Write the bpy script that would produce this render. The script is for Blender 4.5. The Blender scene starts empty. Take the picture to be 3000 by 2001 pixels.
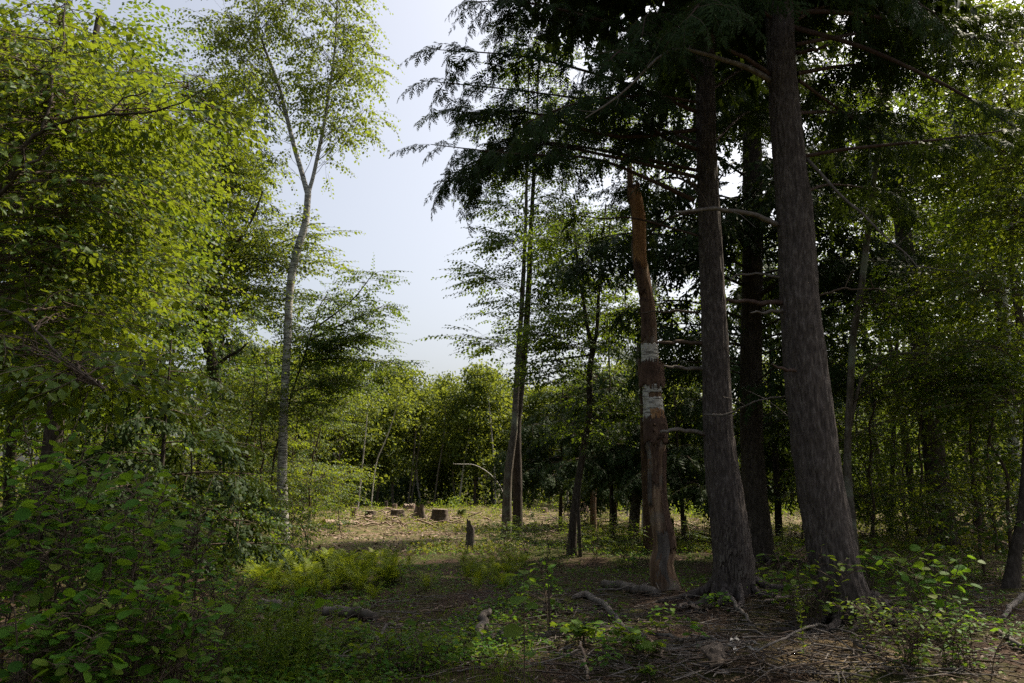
import bpy, math, random
import numpy as np
from mathutils import Vector, Matrix, noise as mnoise

SC = bpy.context.scene
COL = SC.collection
R = math.radians
rng = np.random.default_rng(7)
random.seed(7)

# ------------------------------------------------------------------ camera
CAM_Z = 1.6
PITCH = R(10.5)
F = 2292.0
cd = bpy.data.cameras.new('camera')
cam = bpy.data.objects.new('camera', cd)
COL.objects.link(cam)
cam.location = (0, 0, CAM_Z)
cam.rotation_euler = (R(90) + PITCH, 0, 0)
cd.sensor_width = 36.0
cd.lens = F / 3000.0 * 36.0
cd.clip_start = 0.05
cd.clip_end = 2000
SC.camera = cam

# ------------------------------------------------------------------ sky and sun
SUN_EL, SUN_AZ = R(52), R(56)
wd = bpy.data.worlds.new('World')
SC.world = wd
wd.use_nodes = True
wn, wl = wd.node_tree.nodes, wd.node_tree.links
sky = wn.new('ShaderNodeTexSky')
sky.sky_type = 'NISHITA'
sky.sun_disc = False
sky.sun_elevation = SUN_EL
sky.sun_rotation = SUN_AZ
sky.air_density = 1.0
sky.dust_density = 6.0
sky.ozone_density = 1.0
hs = wn.new('ShaderNodeHueSaturation')
hs.inputs['Saturation'].default_value = 0.55
wl.new(sky.outputs[0], hs.inputs['Color'])
wl.new(hs.outputs[0], wn['Background'].inputs[0])
wn['Background'].inputs[1].default_value = 0.125
sl = bpy.data.lights.new('sun', 'SUN')
sl.energy = 5.0
sl.angle = R(0.6)
sl.color = (1.0, 0.90, 0.72)
so = bpy.data.objects.new('sun', sl)
COL.objects.link(so)
SV = Vector((math.sin(SUN_AZ) * math.cos(SUN_EL), math.cos(SUN_AZ) * math.cos(SUN_EL), math.sin(SUN_EL)))
so.rotation_euler = SV.to_track_quat('Z', 'Y').to_euler()
so.location = SV * 60
vs = SC.view_settings
vs.view_transform = 'Standard'
vs.look = 'None'
vs.exposure = 0.83
vs.gamma = 1.0
vs.use_curve_mapping = False
SC.render.engine = 'CYCLES'
cy = SC.cycles
cy.max_bounces = 7
cy.diffuse_bounces = 4
cy.glossy_bounces = 2
cy.transmission_bounces = 5
cy.transparent_max_bounces = 4
cy.sample_clamp_indirect = 2.0
cy.use_denoising = False
cy.caustics_reflective = False
cy.caustics_refractive = False
SC.render.filter_size = 1.6

# ------------------------------------------------------------------ place helpers
CP, SP = math.cos(PITCH), math.sin(PITCH)


def P(px, py, d):
    """the point at distance d (world Y) that the photograph shows at px, py"""
    u = (px - 1500.0) / F
    v = (1000.5 - py) / F
    s = d / (CP - v * SP)
    return np.array((u * s, d, CAM_Z + (SP + v * CP) * s))


def sstep(a, b, x):
    t = np.clip((x - a) / (b - a), 0, 1)
    return t * t * (3 - 2 * t)


def height(x, y):
    x = np.asarray(x, float)
    y = np.asarray(y, float)
    z = 0.05 * np.sin(x * .9 + 1.3) * np.sin(y * .7 + .4) + 0.035 * np.sin(x * 2.1 + y * 1.3) + 0.12 * np.sin(x * .13 + .5) * np.sin(y * .11)
    z = z + 0.16 * np.exp(-((x - 2.9) ** 2 / 2.0 + (y - 10.6) ** 2 / 1.6))
    z = z + 0.20 * np.exp(-((x - 4.0) ** 2 / 1.6 + (y - 9.6) ** 2 / 1.6))
    z = z + 0.16 * np.exp(-((x - 2.75) ** 2 / .9 + (y - 7.2) ** 2 / .5))
    z = z + 0.10 * np.exp(-((x - 6.0) ** 2 / 3 + (y - 8.0) ** 2 / 2))
    return z


def hz(x, y):
    return float(height(x, y))


def G(px, py, off=0.0):
    """the ground point seen at px, py"""
    d = 8.0
    v = (1000.5 - py) / F
    slope = (SP + v * CP) / (CP - v * SP)
    u = (px - 1500.0) / F / (CP - v * SP)
    for _ in range(40):
        z = hz(u * d, d)
        nd = (z + off - CAM_Z) / slope if slope < -1e-4 else 100
        d = d * .5 + min(max(nd, 2), 100) * .5
    return np.array((u * d, d, hz(u * d, d)))


def GX(px, d):
    """ground point under column px at distance d (columns near the horizon)"""
    u = (px - 1500.0) / F / (CP - (1000.5 - 1450) / F * SP)
    return np.array((u * d, d, hz(u * d, d)))


# ------------------------------------------------------------------ mesh builder
class MB:
    def __init__(self):
        self.V = []
        self.Fs = []
        self.n = 0

    def add(self, V, Fc, mat=0, smooth=False):
        V = np.asarray(V, np.float32).reshape(-1, 3)
        Fc = np.asarray(Fc, np.int32)
        if len(V) == 0 or len(Fc) == 0:
            return
        m = np.full(len(Fc), mat, np.int32) if np.isscalar(mat) else np.asarray(mat, np.int32)
        self.V.append(V)
        self.Fs.append((Fc + self.n, m, smooth))
        self.n += len(V)

    def tube(self, pts, rad, sides=6, mat=0, cap=False):
        V, Fc = tube(pts, rad, sides)
        self.add(V, Fc, mat, True)
        if cap:
            n = len(pts)
            for k in (0, n - 1):
                c = np.asarray(pts[k])[None]
                ring = V[k * sides:(k + 1) * sides]
                VV = np.concatenate([ring, c])
                ff = [(i, (i + 1) % sides, sides) if k else ((i + 1) % sides, i, sides) for i in range(sides)]
                self.add(VV, ff, mat)

    def inst(self, tpl, M, scale_mat=None):
        """tpl = list of (V, F, mat) ; M = (N,4,4)"""
        for V, Fc, mat in tpl:
            N = len(M)
            if N == 0:
                return
            Vh = np.einsum('nij,vj->nvi', M[:, :3, :3], V) + M[:, None, :3, 3]
            FF = (Fc[None] + (np.arange(N) * len(V))[:, None, None]).reshape(-1, Fc.shape[1])
            self.add(Vh.reshape(-1, 3), FF, mat)

    def mesh(self, name, mats, origin=(0, 0, 0)):
        me = bpy.data.meshes.new(name)
        V = np.concatenate(self.V) - np.asarray(origin, np.float32)
        tot, idx, mt, sm = [], [], [], []
        for Fc, m, s in self.Fs:
            k = Fc.shape[1]
            tot.append(np.full(len(Fc), k, np.int32))
            idx.append(Fc.reshape(-1))
            mt.append(m)
            sm.append(np.full(len(Fc), s, bool))
        tot = np.concatenate(tot)
        idx = np.concatenate(idx).astype(np.int32)
        me.vertices.add(len(V))
        me.vertices.foreach_set('co', V.astype(np.float32).reshape(-1))
        me.loops.add(len(idx))
        me.loops.foreach_set('vertex_index', idx)
        me.polygons.add(len(tot))
        st = np.zeros(len(tot), np.int32)
        st[1:] = np.cumsum(tot)[:-1]
        me.polygons.foreach_set('loop_start', st)
        me.polygons.foreach_set('loop_total', tot)
        me.polygons.foreach_set('material_index', np.concatenate(mt))
        me.polygons.foreach_set('use_smooth', np.concatenate(sm))
        for m in (mats if isinstance(mats, (list, tuple)) else [mats]):
            me.materials.append(m)
        me.update(calc_edges=True)
        return me

    def build(self, name, mats, parent=None, origin=(0, 0, 0)):
        if not self.V:
            return None
        return link(name, self.mesh(name, mats, origin), parent)


def link(name, data, parent=None, loc=None):
    o = bpy.data.objects.new(name, data)
    COL.objects.link(o)
    if parent is not None:
        o.parent = parent
    if loc is not None:
        o.location = loc
    return o


def tag(o, label=None, cat=None, group=None, kind=None):
    if label:
        o['label'] = label
    if cat:
        o['category'] = cat
    if group:
        o['group'] = group
    if kind:
        o['kind'] = kind
    return o


def thing(name, label, cat, loc=(0, 0, 0), group=None):
    o = bpy.data.objects.new(name, None)
    o.empty_display_size = .1
    COL.objects.link(o)
    o.location = tuple(float(c) for c in loc)
    return tag(o, label, cat, group)


def copy_tree(o, parent=None):
    c = o.copy()
    COL.objects.link(c)
    if parent is not None:
        c.parent = parent
    for ch in list(o.children):
        copy_tree(ch, c)
    return c


def nrm(v):
    v = np.asarray(v, float)
    return v / (np.linalg.norm(v, axis=-1, keepdims=True) + 1e-9)


def frames(pts):
    pts = np.asarray(pts, float)
    T = np.gradient(pts, axis=0)
    T = nrm(T)
    N = np.zeros_like(T)
    a = np.array((0, 0, 1.0)) if abs(T[0, 2]) < .9 else np.array((1.0, 0, 0))
    n = a - T[0] * a.dot(T[0])
    n /= np.linalg.norm(n)
    for i in range(len(T)):
        n = n - T[i] * n.dot(T[i])
        n /= np.linalg.norm(n) + 1e-9
        N[i] = n
    return T, N, np.cross(T, N)


def tube(pts, rad, sides=6):
    pts = np.asarray(pts, float)
    n = len(pts)
    rad = np.broadcast_to(np.asarray(rad, float), (n,))
    T, N, B = frames(pts)
    a = np.arange(sides) / sides * 2 * math.pi
    V = pts[:, None] + rad[:, None, None] * (np.cos(a)[None, :, None] * N[:, None] + np.sin(a)[None, :, None] * B[:, None])
    i = np.arange(n - 1)[:, None] * sides
    j = np.arange(sides)[None]
    j2 = (j + 1) % sides
    Fc = np.stack([i + j, i + j2, i + sides + j2, i + sides + j], -1).reshape(-1, 4)
    return V.reshape(-1, 3), Fc


def smooth_path(pts, n):
    """Catmull-Rom through pts, n samples, extra columns carried along"""
    pts = np.asarray(pts, float)
    m = len(pts)
    if m == 2:
        t = np.linspace(0, 1, n)[:, None]
        return pts[0] * (1 - t) + pts[1] * t
    ext = np.concatenate([2 * pts[:1] - pts[1:2], pts, 2 * pts[-1:] - pts[-2:-1]])
    t = np.linspace(0, m - 1 - 1e-6, n)
    k = t.astype(int)
    f = (t - k)[:, None]
    p0, p1, p2, p3 = ext[k], ext[k + 1], ext[k + 2], ext[k + 3]
    return .5 * (2 * p1 + (p2 - p0) * f + (2 * p0 - 5 * p1 + 4 * p2 - p3) * f * f + (3 * p1 - p0 - 3 * p2 + p3) * f ** 3)


def wobble(pts, amp, seed=0):
    r = np.random.default_rng(seed)
    n = len(pts)
    t = np.linspace(0, 1, n)
    out = np.array(pts, float)
    for k in (2.3, 5.1, 9.7):
        out += amp / k * 2 * np.sin(t[:, None] * k * 2 * math.pi + r.uniform(0, 6.28, 3)) * (t[:, None] * (1.15 - t[:, None]) * 3).clip(0, 1)
    return out


def vnoise(x, y, per, seed=0):
    """value noise, periodic in x"""
    g = np.random.default_rng(seed).uniform(-1, 1, (per, 256))
    xi = np.floor(x).astype(int)
    yi = np.floor(y).astype(int)
    fx = x - xi
    fy = y - yi
    fx = fx * fx * (3 - 2 * fx)
    fy = fy * fy * (3 - 2 * fy)
    a = g[xi % per, yi % 256]
    b = g[(xi + 1) % per, yi % 256]
    c = g[xi % per, (yi + 1) % 256]
    d = g[(xi + 1) % per, (yi + 1) % 256]
    return (a * (1 - fx) + b * fx) * (1 - fy) + (c * (1 - fx) + d * fx) * fy


def bark_trunk(mb, pts, rad, sides, rings, ridge=0.012, flare=0.0, lobes=5, mat=0, seed=1, knots=0, cols=34):
    """a trunk with modelled bark ridges, buttress flare and knots"""
    pr = smooth_path(np.column_stack([np.asarray(pts, float), rad]), rings)
    c, r = pr[:, :3], pr[:, 3]
    T, N, B = frames(c)
    L = np.concatenate([[0], np.cumsum(np.linalg.norm(np.diff(c, axis=0), axis=1))])
    a = np.arange(sides) / sides * 2 * math.pi
    A, S = np.meshgrid(a, L)
    u = A / (2 * math.pi)
    warp = vnoise(u * 8, S * 1.2, 8, seed + 5) * .6
    n1 = vnoise(u * cols + warp * 1.6, S * 3.2, cols, seed)
    n2 = vnoise(u * cols * 2 + warp, S * 9, cols * 2, seed + 1)
    n3 = vnoise(u * 6, S * 1.1, 6, seed + 2)
    rdg = 1 - np.abs(n1) * 2
    RR = r[:, None] * (1 + .035 * n3) + ridge * (.75 * rdg + .35 * n2)
    if flare:
        h = S
        lob = .5 + .5 * np.cos(A * lobes + seed + .8 * np.sin(A * 2 + seed))
        RR = RR + flare * np.exp(-h / .28) * (.35 + .9 * lob) + flare * .35 * np.exp(-h / .8)
    rk = np.random.default_rng(seed + 9)
    for _ in range(knots):
        ka, ks, kr = rk.uniform(0, 6.28), rk.uniform(.1, .95) * L[-1], rk.uniform(.04, .07)
        dd = np.sqrt((((A - ka + math.pi) % (2 * math.pi) - math.pi) * r[:, None]) ** 2 + (S - ks) ** 2)
        RR = RR + .022 * np.exp(-(dd / kr) ** 2) - .04 * np.exp(-(dd / (kr * .4)) ** 2)
    V = c[:, None] + RR[..., None] * (np.cos(a)[None, :, None] * N[:, None] + np.sin(a)[None, :, None] * B[:, None])
    i = np.arange(rings - 1)[:, None] * sides
    j = np.arange(sides)[None]
    j2 = (j + 1) % sides
    Fc = np.stack([i + j, i + j2, i + sides + j2, i + sides + j], -1).reshape(-1, 4)
    mb.add(V.reshape(-1, 3), Fc, mat, True)
    return c, r


# ------------------------------------------------------------------ materials
def mat(name):
    m = bpy.data.materials.new(name)
    m.use_nodes = True
    nt = m.node_tree
    return m, nt.nodes, nt.links, nt.nodes['Principled BSDF']


def ramp(n, stops):
    r = n.new('ShaderNodeValToRGB')
    e = r.color_ramp.elements
    while len(e) < len(stops):
        e.new(.5)
    for el, (p, c) in zip(e, stops):
        el.position = p
        el.color = (*c, 1)
    return r


def tex(n, l, kind, scale, coord='Object', stretch=(1, 1, 1), **kw):
    tc = n.new('ShaderNodeTexCoord')
    mp = n.new('ShaderNodeMapping')
    mp.inputs['Scale'].default_value = stretch
    l.new(tc.outputs[coord], mp.inputs[0])
    t = n.new('ShaderNodeTex' + kind)
    t.inputs['Scale'].default_value = scale
    for k, v in kw.items():
        t.inputs[k].default_value = v
    l.new(mp.outputs[0], t.inputs['Vector'])
    return t


def leaf_mat(name, cols, trans, tw=.45, rough=.42, spec=.35):
    """cols: two or three leaf colours mixed per leaf; trans: what shines through"""
    m, n, l, b = mat(name)
    g = n.new('ShaderNodeNewGeometry')
    oi = n.new('ShaderNodeObjectInfo')
    ad = n.new('ShaderNodeMath')
    ad.operation = 'ADD'
    l.new(g.outputs['Random Per Island'], ad.inputs[0])
    l.new(oi.outputs['Random'], ad.inputs[1])
    fr = n.new('ShaderNodeMath')
    fr.operation = 'FRACT'
    l.new(ad.outputs[0], fr.inputs[0])
    rp = ramp(n, [(i / max(1, len(cols) - 1), c) for i, c in enumerate(cols)])
    l.new(fr.outputs[0], rp.inputs[0])
    l.new(rp.outputs[0], b.inputs['Base Color'])
    b.inputs['Roughness'].default_value = rough
    b.inputs['Specular IOR Level'].default_value = spec
    t = n.new('ShaderNodeBsdfTranslucent')
    mxc = n.new('ShaderNodeMix')
    mxc.data_type = 'RGBA'
    mxc.blend_type = 'MIX'
    mxc.inputs[0].default_value = .35
    mxc.inputs[6].default_value = (*trans, 1)
    l.new(rp.outputs[0], mxc.inputs[7])
    l.new(mxc.outputs[2], t.inputs[0])
    mx = n.new('ShaderNodeMixShader')
    mx.inputs[0].default_value = tw
    l.new(b.outputs[0], mx.inputs[1])
    l.new(t.outputs[0], mx.inputs[2])
    l.new(mx.outputs[0], n['Material Output'].inputs[0])
    return m


def bark_mat(name, c0, c1, c2, scale=9, stretch=(1, 1, .16), bump=.5, moss=None, rough=.9):
    m, n, l, b = mat(name)
    t = tex(n, l, 'Noise', scale, stretch=stretch, Detail=8, Roughness=.65)
    r = ramp(n, [(.3, c0), (.52, c1), (.72, c2)])
    l.new(t.outputs[0], r.inputs[0])
    last = r.outputs[0]
    if moss:
        t2 = tex(n, l, 'Noise', 2.3, Detail=6)
        r2 = ramp(n, [(.52, (0, 0, 0)), (.66, (1, 1, 1))])
        l.new(t2.outputs[0], r2.inputs[0])
        mx = n.new('ShaderNodeMix')
        mx.data_type = 'RGBA'
        l.new(r2.outputs[0], mx.inputs[0])
        l.new(last, mx.inputs[6])
        mx.inputs[7].default_value = (*moss, 1)
        last = mx.outputs[2]
    l.new(last, b.inputs['Base Color'])
    b.inputs['Roughness'].default_value = rough
    b.inputs['Specular IOR Level'].default_value = .15
    bp = n.new('ShaderNodeBump')
    bp.inputs['Strength'].default_value = bump
    bp.inputs['Distance'].default_value = .02
    l.new(t.outputs[0], bp.inputs['Height'])
    l.new(bp.outputs[0], b.inputs['Normal'])
    return m


def birch_mat(name, white=(.62, .60, .55), dark=(.05, .045, .04), dens=.56):
    m, n, l, b = mat(name)
    t = tex(n, l, 'Noise', 14, stretch=(.35, .35, 3.2), Detail=5, Roughness=.6)
    r = ramp(n, [(dens, white), (dens + .06, tuple(.45 * c for c in white)), (dens + .12, dark)])
    l.new(t.outputs[0], r.inputs[0])
    t2 = tex(n, l, 'Noise', 2.2, Detail=6, Roughness=.7)
    r2 = ramp(n, [(.55, (0, 0, 0)), (.68, (1, 1, 1))])
    l.new(t2.outputs[0], r2.inputs[0])
    mx = n.new('ShaderNodeMix')
    mx.data_type = 'RGBA'
    l.new(r2.outputs[0], mx.inputs[0])
    l.new(r.outputs[0], mx.inputs[6])
    mx.inputs[7].default_value = (.14, .11, .085, 1)
    l.new(mx.outputs[2], b.inputs['Base Color'])
    b.inputs['Roughness'].default_value = .75
    bp = n.new('ShaderNodeBump')
    bp.inputs['Strength'].default_value = .25
    bp.inputs['Distance'].default_value = .01
    l.new(t.outputs[0], bp.inputs['Height'])
    l.new(bp.outputs[0], b.inputs['Normal'])
    return m


M = {}
M['near_leaf'] = leaf_mat('near_leaf', [(.034, .078, .009), (.052, .102, .012), (.080, .118, .013)], (.27, .32, .014), .49, .5, .22)
M['mid_leaf'] = leaf_mat('mid_leaf', [(.038, .082, .010), (.058, .106, .013), (.090, .122, .015)], (.29, .34, .016), .49, .5, .2)
M['birch_leaf'] = leaf_mat('birch_leaf', [(.065, .100, .013), (.090, .125, .016), (.112, .148, .024)], (.32, .39, .03), .50, .5, .28)
M['maple_leaf'] = leaf_mat('maple_leaf', [(.026, .064, .010), (.040, .084, .012), (.064, .102, .013)], (.23, .31, .014), .45, .5, .2)
M['wood_leaf'] = leaf_mat('wood_leaf', [(.030, .068, .010), (.046, .088, .012), (.076, .106, .014)], (.27, .32, .015), .47, .5, .2)
M['far_leaf'] = leaf_mat('far_leaf', [(.046, .080, .017), (.070, .102, .019), (.104, .126, .026)], (.30, .34, .026), .46, .55, .2)
M['needle'] = leaf_mat('needle', [(.014, .030, .008), (.020, .040, .009), (.030, .052, .010)], (.08, .11, .01), .18, .6, .12)
M['fir_needle'] = leaf_mat('fir_needle', [(.016, .038, .012), (.028, .055, .016), (.036, .062, .016)], (.09, .12, .012), .2, .6, .12)
M['shrub_leaf'] = leaf_mat('shrub_leaf', [(.036, .104, .010), (.052, .130, .013), (.074, .148, .016), (.12, .14, .02)], (.24, .40, .018), .42, .55, .12)
M['seed_leaf'] = leaf_mat('seed_leaf', [(.045, .100, .010), (.065, .122, .013), (.10, .14, .016)], (.28, .37, .02), .42, .55, .12)
M['dry_leaf'] = leaf_mat('dry_leaf', [(.16, .09, .05), (.22, .14, .07), (.12, .07, .045)], (.25, .15, .06), .3, .6, .2)
M['fern'] = leaf_mat('fern', [(.110, .165, .010), (.140, .185, .012), (.170, .200, .018)], (.36, .42, .02), .42, .55, .15)
M['weed'] = leaf_mat('weed', [(.075, .135, .012), (.10, .16, .015), (.13, .17, .02)], (.34, .42, .02), .42, .55, .2)
M['clear_leaf'] = leaf_mat('clear_leaf', [(.070, .110, .014), (.10, .135, .018), (.14, .15, .028), (.15, .10, .045)], (.3, .32, .03), .40, .6, .15)
M['grass'] = leaf_mat('grass', [(.055, .100, .013), (.085, .125, .018), (.12, .135, .03)], (.26, .32, .02), .4, .6, .15)
M['litter'] = leaf_mat('litter', [(.05, .027, .016), (.09, .052, .03), (.15, .098, .062), (.07, .038, .02), (.20, .155, .115)], (.1, .06, .03), .08, .7, .2)
M['hem_bark'] = bark_mat('hem_bark', (.026, .021, .019), (.072, .058, .052), (.160, .138, .126), 34, (1, 1, .28), 1.0)
M['dark_bark'] = bark_mat('dark_bark', (.020, .016, .013), (.058, .046, .037), (.115, .095, .08), 22, (1, 1, .28), .6)
M['maple_bark'] = bark_mat('maple_bark', (.045, .037, .03), (.11, .092, .075), (.20, .175, .145), 18, (1, 1, .3), .5, (.19, .20, .15))
M['twig'] = bark_mat('twig', (.05, .036, .026), (.085, .062, .046), (.13, .10, .08), 20, (1, 1, 1), .3)
M['limb_bark'] = bark_mat('limb_bark', (.035, .021, .017), (.065, .042, .034), (.11, .08, .066), 14, (1, 1, 1), .5)
M['grey_limb'] = bark_mat('grey_limb', (.07, .057, .05), (.13, .112, .098), (.22, .20, .18), 16, (1, 1, 1), .5)
M['birch'] = birch_mat('birch', (.40, .38, .345), (.035, .03, .026), .48)
M['birch_old'] = birch_mat('birch_old', (.40, .37, .33), (.05, .04, .035), .5)
M['birch_clean'] = birch_mat('birch_clean', (.66, .64, .60), (.04, .035, .03), .56)
M['rot_wood'] = bark_mat('rot_wood', (.035, .021, .015), (.15, .092, .058), (.35, .25, .165), 10, (1.3, 1.3, .12), 1.0, (.17, .145, .12))
M['rot_bark'] = bark_mat('rot_bark', (.038, .024, .018), (.085, .052, .038), (.16, .105, .072), 12, (1, 1, .4), .8)
M['grey_wood'] = bark_mat('grey_wood', (.05, .04, .034), (.105, .088, .076), (.19, .168, .148), 10, (1, 1, .3), .6)
M['orange_wood'] = bark_mat('orange_wood', (.09, .045, .022), (.27, .145, .07), (.42, .27, .14), 12, (1, 1, .12), .8)
M['cut_wood'] = bark_mat('cut_wood', (.16, .125, .095), (.26, .205, .155), (.37, .31, .25), 30, (1, 1, 1), .3)
M['red_wood'] = bark_mat('red_wood', (.26, .10, .05), (.36, .16, .08), (.44, .23, .13), 30, (1, 1, 1), .3)
M['stump_bark'] = bark_mat('stump_bark', (.038, .029, .023), (.085, .066, .051), (.17, .137, .108), 9, (1, 1, .3), .7)
M['pink_bark'] = bark_mat('pink_bark', (.09, .062, .048), (.16, .112, .088), (.27, .20, .16), 9, (1, 1, .4), .6)
M['moss'] = bark_mat('moss', (.025, .035, .008), (.055, .07, .012), (.10, .11, .02), 30, (1, 1, 1), .8)
M['white_bark'] = birch_mat('white_bark', (.46, .44, .40), (.08, .065, .05), .50)
M['slash'] = bark_mat('slash', (.13, .09, .065), (.24, .175, .13), (.40, .33, .27), 12, (1, 1, 1), .4)


def ground_mat():
    m, n, l, b = mat('forest_floor')
    t1 = tex(n, l, 'Noise', 26, Detail=10, Roughness=.72)
    r1 = ramp(n, [(.30, (.014, .009, .007)), (.46, (.042, .026, .018)), (.60, (.080, .052, .036)), (.76, (.16, .12, .09))])
    l.new(t1.outputs[0], r1.inputs[0])
    # moss and low green
    t2 = tex(n, l, 'Noise', .75, Detail=7, Roughness=.62)
    r2 = ramp(n, [(.43, (0, 0, 0)), (.58, (1, 1, 1))])
    l.new(t2.outputs[0], r2.inputs[0])
    t3 = tex(n, l, 'Noise', 40, Detail=6)
    r3 = ramp(n, [(.35, (.020, .028, .006)), (.6, (.055, .062, .012)), (.75, (.10, .085, .02))])
    l.new(t3.outputs[0], r3.inputs[0])
    mx = n.new('ShaderNodeMix')
    mx.data_type = 'RGBA'
    mm = n.new('ShaderNodeMath')
    mm.operation = 'MULTIPLY'
    mm.inputs[1].default_value = .9
    l.new(r2.outputs[0], mm.inputs[0])
    l.new(mm.outputs[0], mx.inputs[0])
    l.new(r1.outputs[0], mx.inputs[6])
    l.new(r3.outputs[0], mx.inputs[7])
    # chips and dry slash of the cleared ground
    sx = n.new('ShaderNodeSeparateXYZ')
    tc = n.new('ShaderNodeTexCoord')
    l.new(tc.outputs['Object'], sx.inputs[0])
    mr = n.new('ShaderNodeMapRange')
    mr.inputs[1].default_value = 20
    mr.inputs[2].default_value = 27
    l.new(sx.outputs[1], mr.inputs[0])
    t4 = tex(n, l, 'Noise', 2.2, stretch=(1, .7, 1), Detail=12, Roughness=.78)
    r4 = ramp(n, [(.34, (.030, .045, .010)), (.47, (.075, .075, .024)), (.56, (.14, .095, .058)), (.70, (.32, .25, .185))])
    l.new(t4.outputs[0], r4.inputs[0])
    mx2 = n.new('ShaderNodeMix')
    mx2.data_type = 'RGBA'
    ax_ = n.new('ShaderNodeMath')
    ax_.operation = 'ABSOLUTE'
    l.new(sx.outputs[0], ax_.inputs[0])
    m3 = n.new('ShaderNodeMapRange')
    m3.inputs[1].default_value = 27
    m3.inputs[2].default_value = 22
    l.new(ax_.outputs[0], m3.inputs[0])
    m4 = n.new('ShaderNodeMapRange')
    m4.inputs[1].default_value = 66
    m4.inputs[2].default_value = 60
    l.new(sx.outputs[1], m4.inputs[0])
    mu = n.new('ShaderNodeMath')
    mu.operation = 'MULTIPLY'
    l.new(mr.outputs[0], mu.inputs[0])
    l.new(m3.outputs[0], mu.inputs[1])
    mu2 = n.new('ShaderNodeMath')
    mu2.operation = 'MULTIPLY'
    l.new(mu.outputs[0], mu2.inputs[0])
    l.new(m4.outputs[0], mu2.inputs[1])
    l.new(mu2.outputs[0], mx2.inputs[0])
    l.new(mx.outputs[2], mx2.inputs[6])
    l.new(r4.outputs[0], mx2.inputs[7])
    # bare sandy mound
    t5 = tex(n, l, 'Noise', 3.5, Detail=8, Roughness=.7)
    vx = n.new('ShaderNodeVectorMath')
    vx.operation = 'SUBTRACT'
    l.new(tc.outputs['Object'], vx.inputs[0])
    vx.inputs[1].default_value = (2.75, 7.0, 0.2)
    vm = n.new('ShaderNodeVectorMath')
    vm.operation = 'MULTIPLY'
    l.new(vx.outputs[0], vm.inputs[0])
    vm.inputs[1].default_value = (1.0, 1.35, .4)
    vl = n.new('ShaderNodeVectorMath')
    vl.operation = 'LENGTH'
    l.new(vm.outputs[0], vl.inputs[0])
    ms = n.new('ShaderNodeMath')
    ms.operation = 'ADD'
    l.new(vl.outputs['Value'], ms.inputs[0])
    l.new(t5.outputs[0], ms.inputs[1])
    r5 = ramp(n, [(.88, (1, 1, 1)), (1.0, (0, 0, 0))])
    md = n.new('ShaderNodeMath')
    md.operation = 'MULTIPLY'
    md.inputs[1].default_value = .86
    l.new(ms.outputs[0], md.inputs[0])
    l.new(md.outputs[0], r5.inputs[0])
    t6 = tex(n, l, 'Noise', 45, Detail=9, Roughness=.7)
    r6 = ramp(n, [(.35, (.08, .055, .030)), (.5, (.17, .122, .066)), (.66, (.26, .20, .115))])
    l.new(t6.outputs[0], r6.inputs[0])
    mx3 = n.new('ShaderNodeMix')
    mx3.data_type = 'RGBA'
    l.new(r5.outputs[0], mx3.inputs[0])
    l.new(mx2.outputs[2], mx3.inputs[6])
    l.new(r6.outputs[0], mx3.inputs[7])
    l.new(mx3.outputs[2], b.inputs['Base Color'])
    b.inputs['Roughness'].default_value = .95
    b.inputs['Specular IOR Level'].default_value = .1
    bp = n.new('ShaderNodeBump')
    bp.inputs['Strength'].default_value = .9
    bp.inputs['Distance'].default_value = .03
    l.new(t1.outputs[0], bp.inputs['Height'])
    l.new(bp.outputs[0], b.inputs['Normal'])
    return m


M['ground'] = ground_mat()


# ------------------------------------------------------------------ ground sheet
def axis(fine0, fine1, step, lo, hi, g=1.16):
    a = list(np.arange(fine0, fine1, step))
    s, v = step, a[-1]
    while v < hi:
        s *= g
        v += s
        a.append(v)
    s, v = step, a[0]
    while v > lo:
        s *= g
        v -= s
        a.insert(0, v)
    return np.array(a)


gx = axis(-6.5, 7.5, .11, -320, 320)
gy = axis(4.8, 15, .11, -120, 420, 1.06)
XX, YY = np.meshgrid(gx, gy)
ZZ = height(XX, YY)
fx, fy = XX.ravel(), YY.ravel()
near = (np.abs(fx) < 14) & (fy > 2) & (fy < 40)
nz = np.zeros(len(fx))
for i in np.nonzero(near)[0]:
    nz[i] = mnoise.noise((fx[i] * 3.1, fy[i] * 3.1, 0)) * .035 + mnoise.noise((fx[i] * 8, fy[i] * 8, 4)) * .018
ZZ = ZZ + nz.reshape(ZZ.shape)
g = MB()
ny, nx = XX.shape
i = np.arange(ny - 1)[:, None] * nx
j = np.arange(nx - 1)[None]
g.add(np.stack([XX, YY, ZZ], -1).reshape(-1, 3), np.stack([i + j, i + j + 1, i + nx + j + 1, i + nx + j], -1).reshape(-1, 4), 0, True)
tag(g.build('ground', M['ground']), kind='structure')


# ------------------------------------------------------------------ leaf and twig templates
def leaf_oval(w=.55, fold=.10, curl=.15):
    """oval pointed leaf, folded on its midrib and curling at the tip; 8 triangles"""
    V = np.array([(0, 0, 0), (-w * .42, .28, fold), (-w * .46, .58, fold - curl * .25), (0, 1, -curl), (w * .46, .58, fold - curl * .25), (w * .42, .28, fold), (0, .33, .0), (0, .66, -curl * .35)], np.float32)
    Fc = np.array([(0, 6, 1), (1, 6, 7), (1, 7, 2), (2, 7, 3), (0, 5, 6), (5, 7, 6), (5, 4, 7), (4, 3, 7)], np.int32)
    return V, Fc


def leaf_simple(w=.55, fold=.1, curl=.12):
    V = np.array([(0, 0, 0), (-w * .5, .45, fold), (0, .5, 0), (w * .5, .45, fold), (0, 1, -curl)], np.float32)
    Fc = np.array([(0, 2, 1), (0, 3, 2), (1, 2, 4), (2, 3, 4)], np.int32)
    return V, Fc


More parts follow.
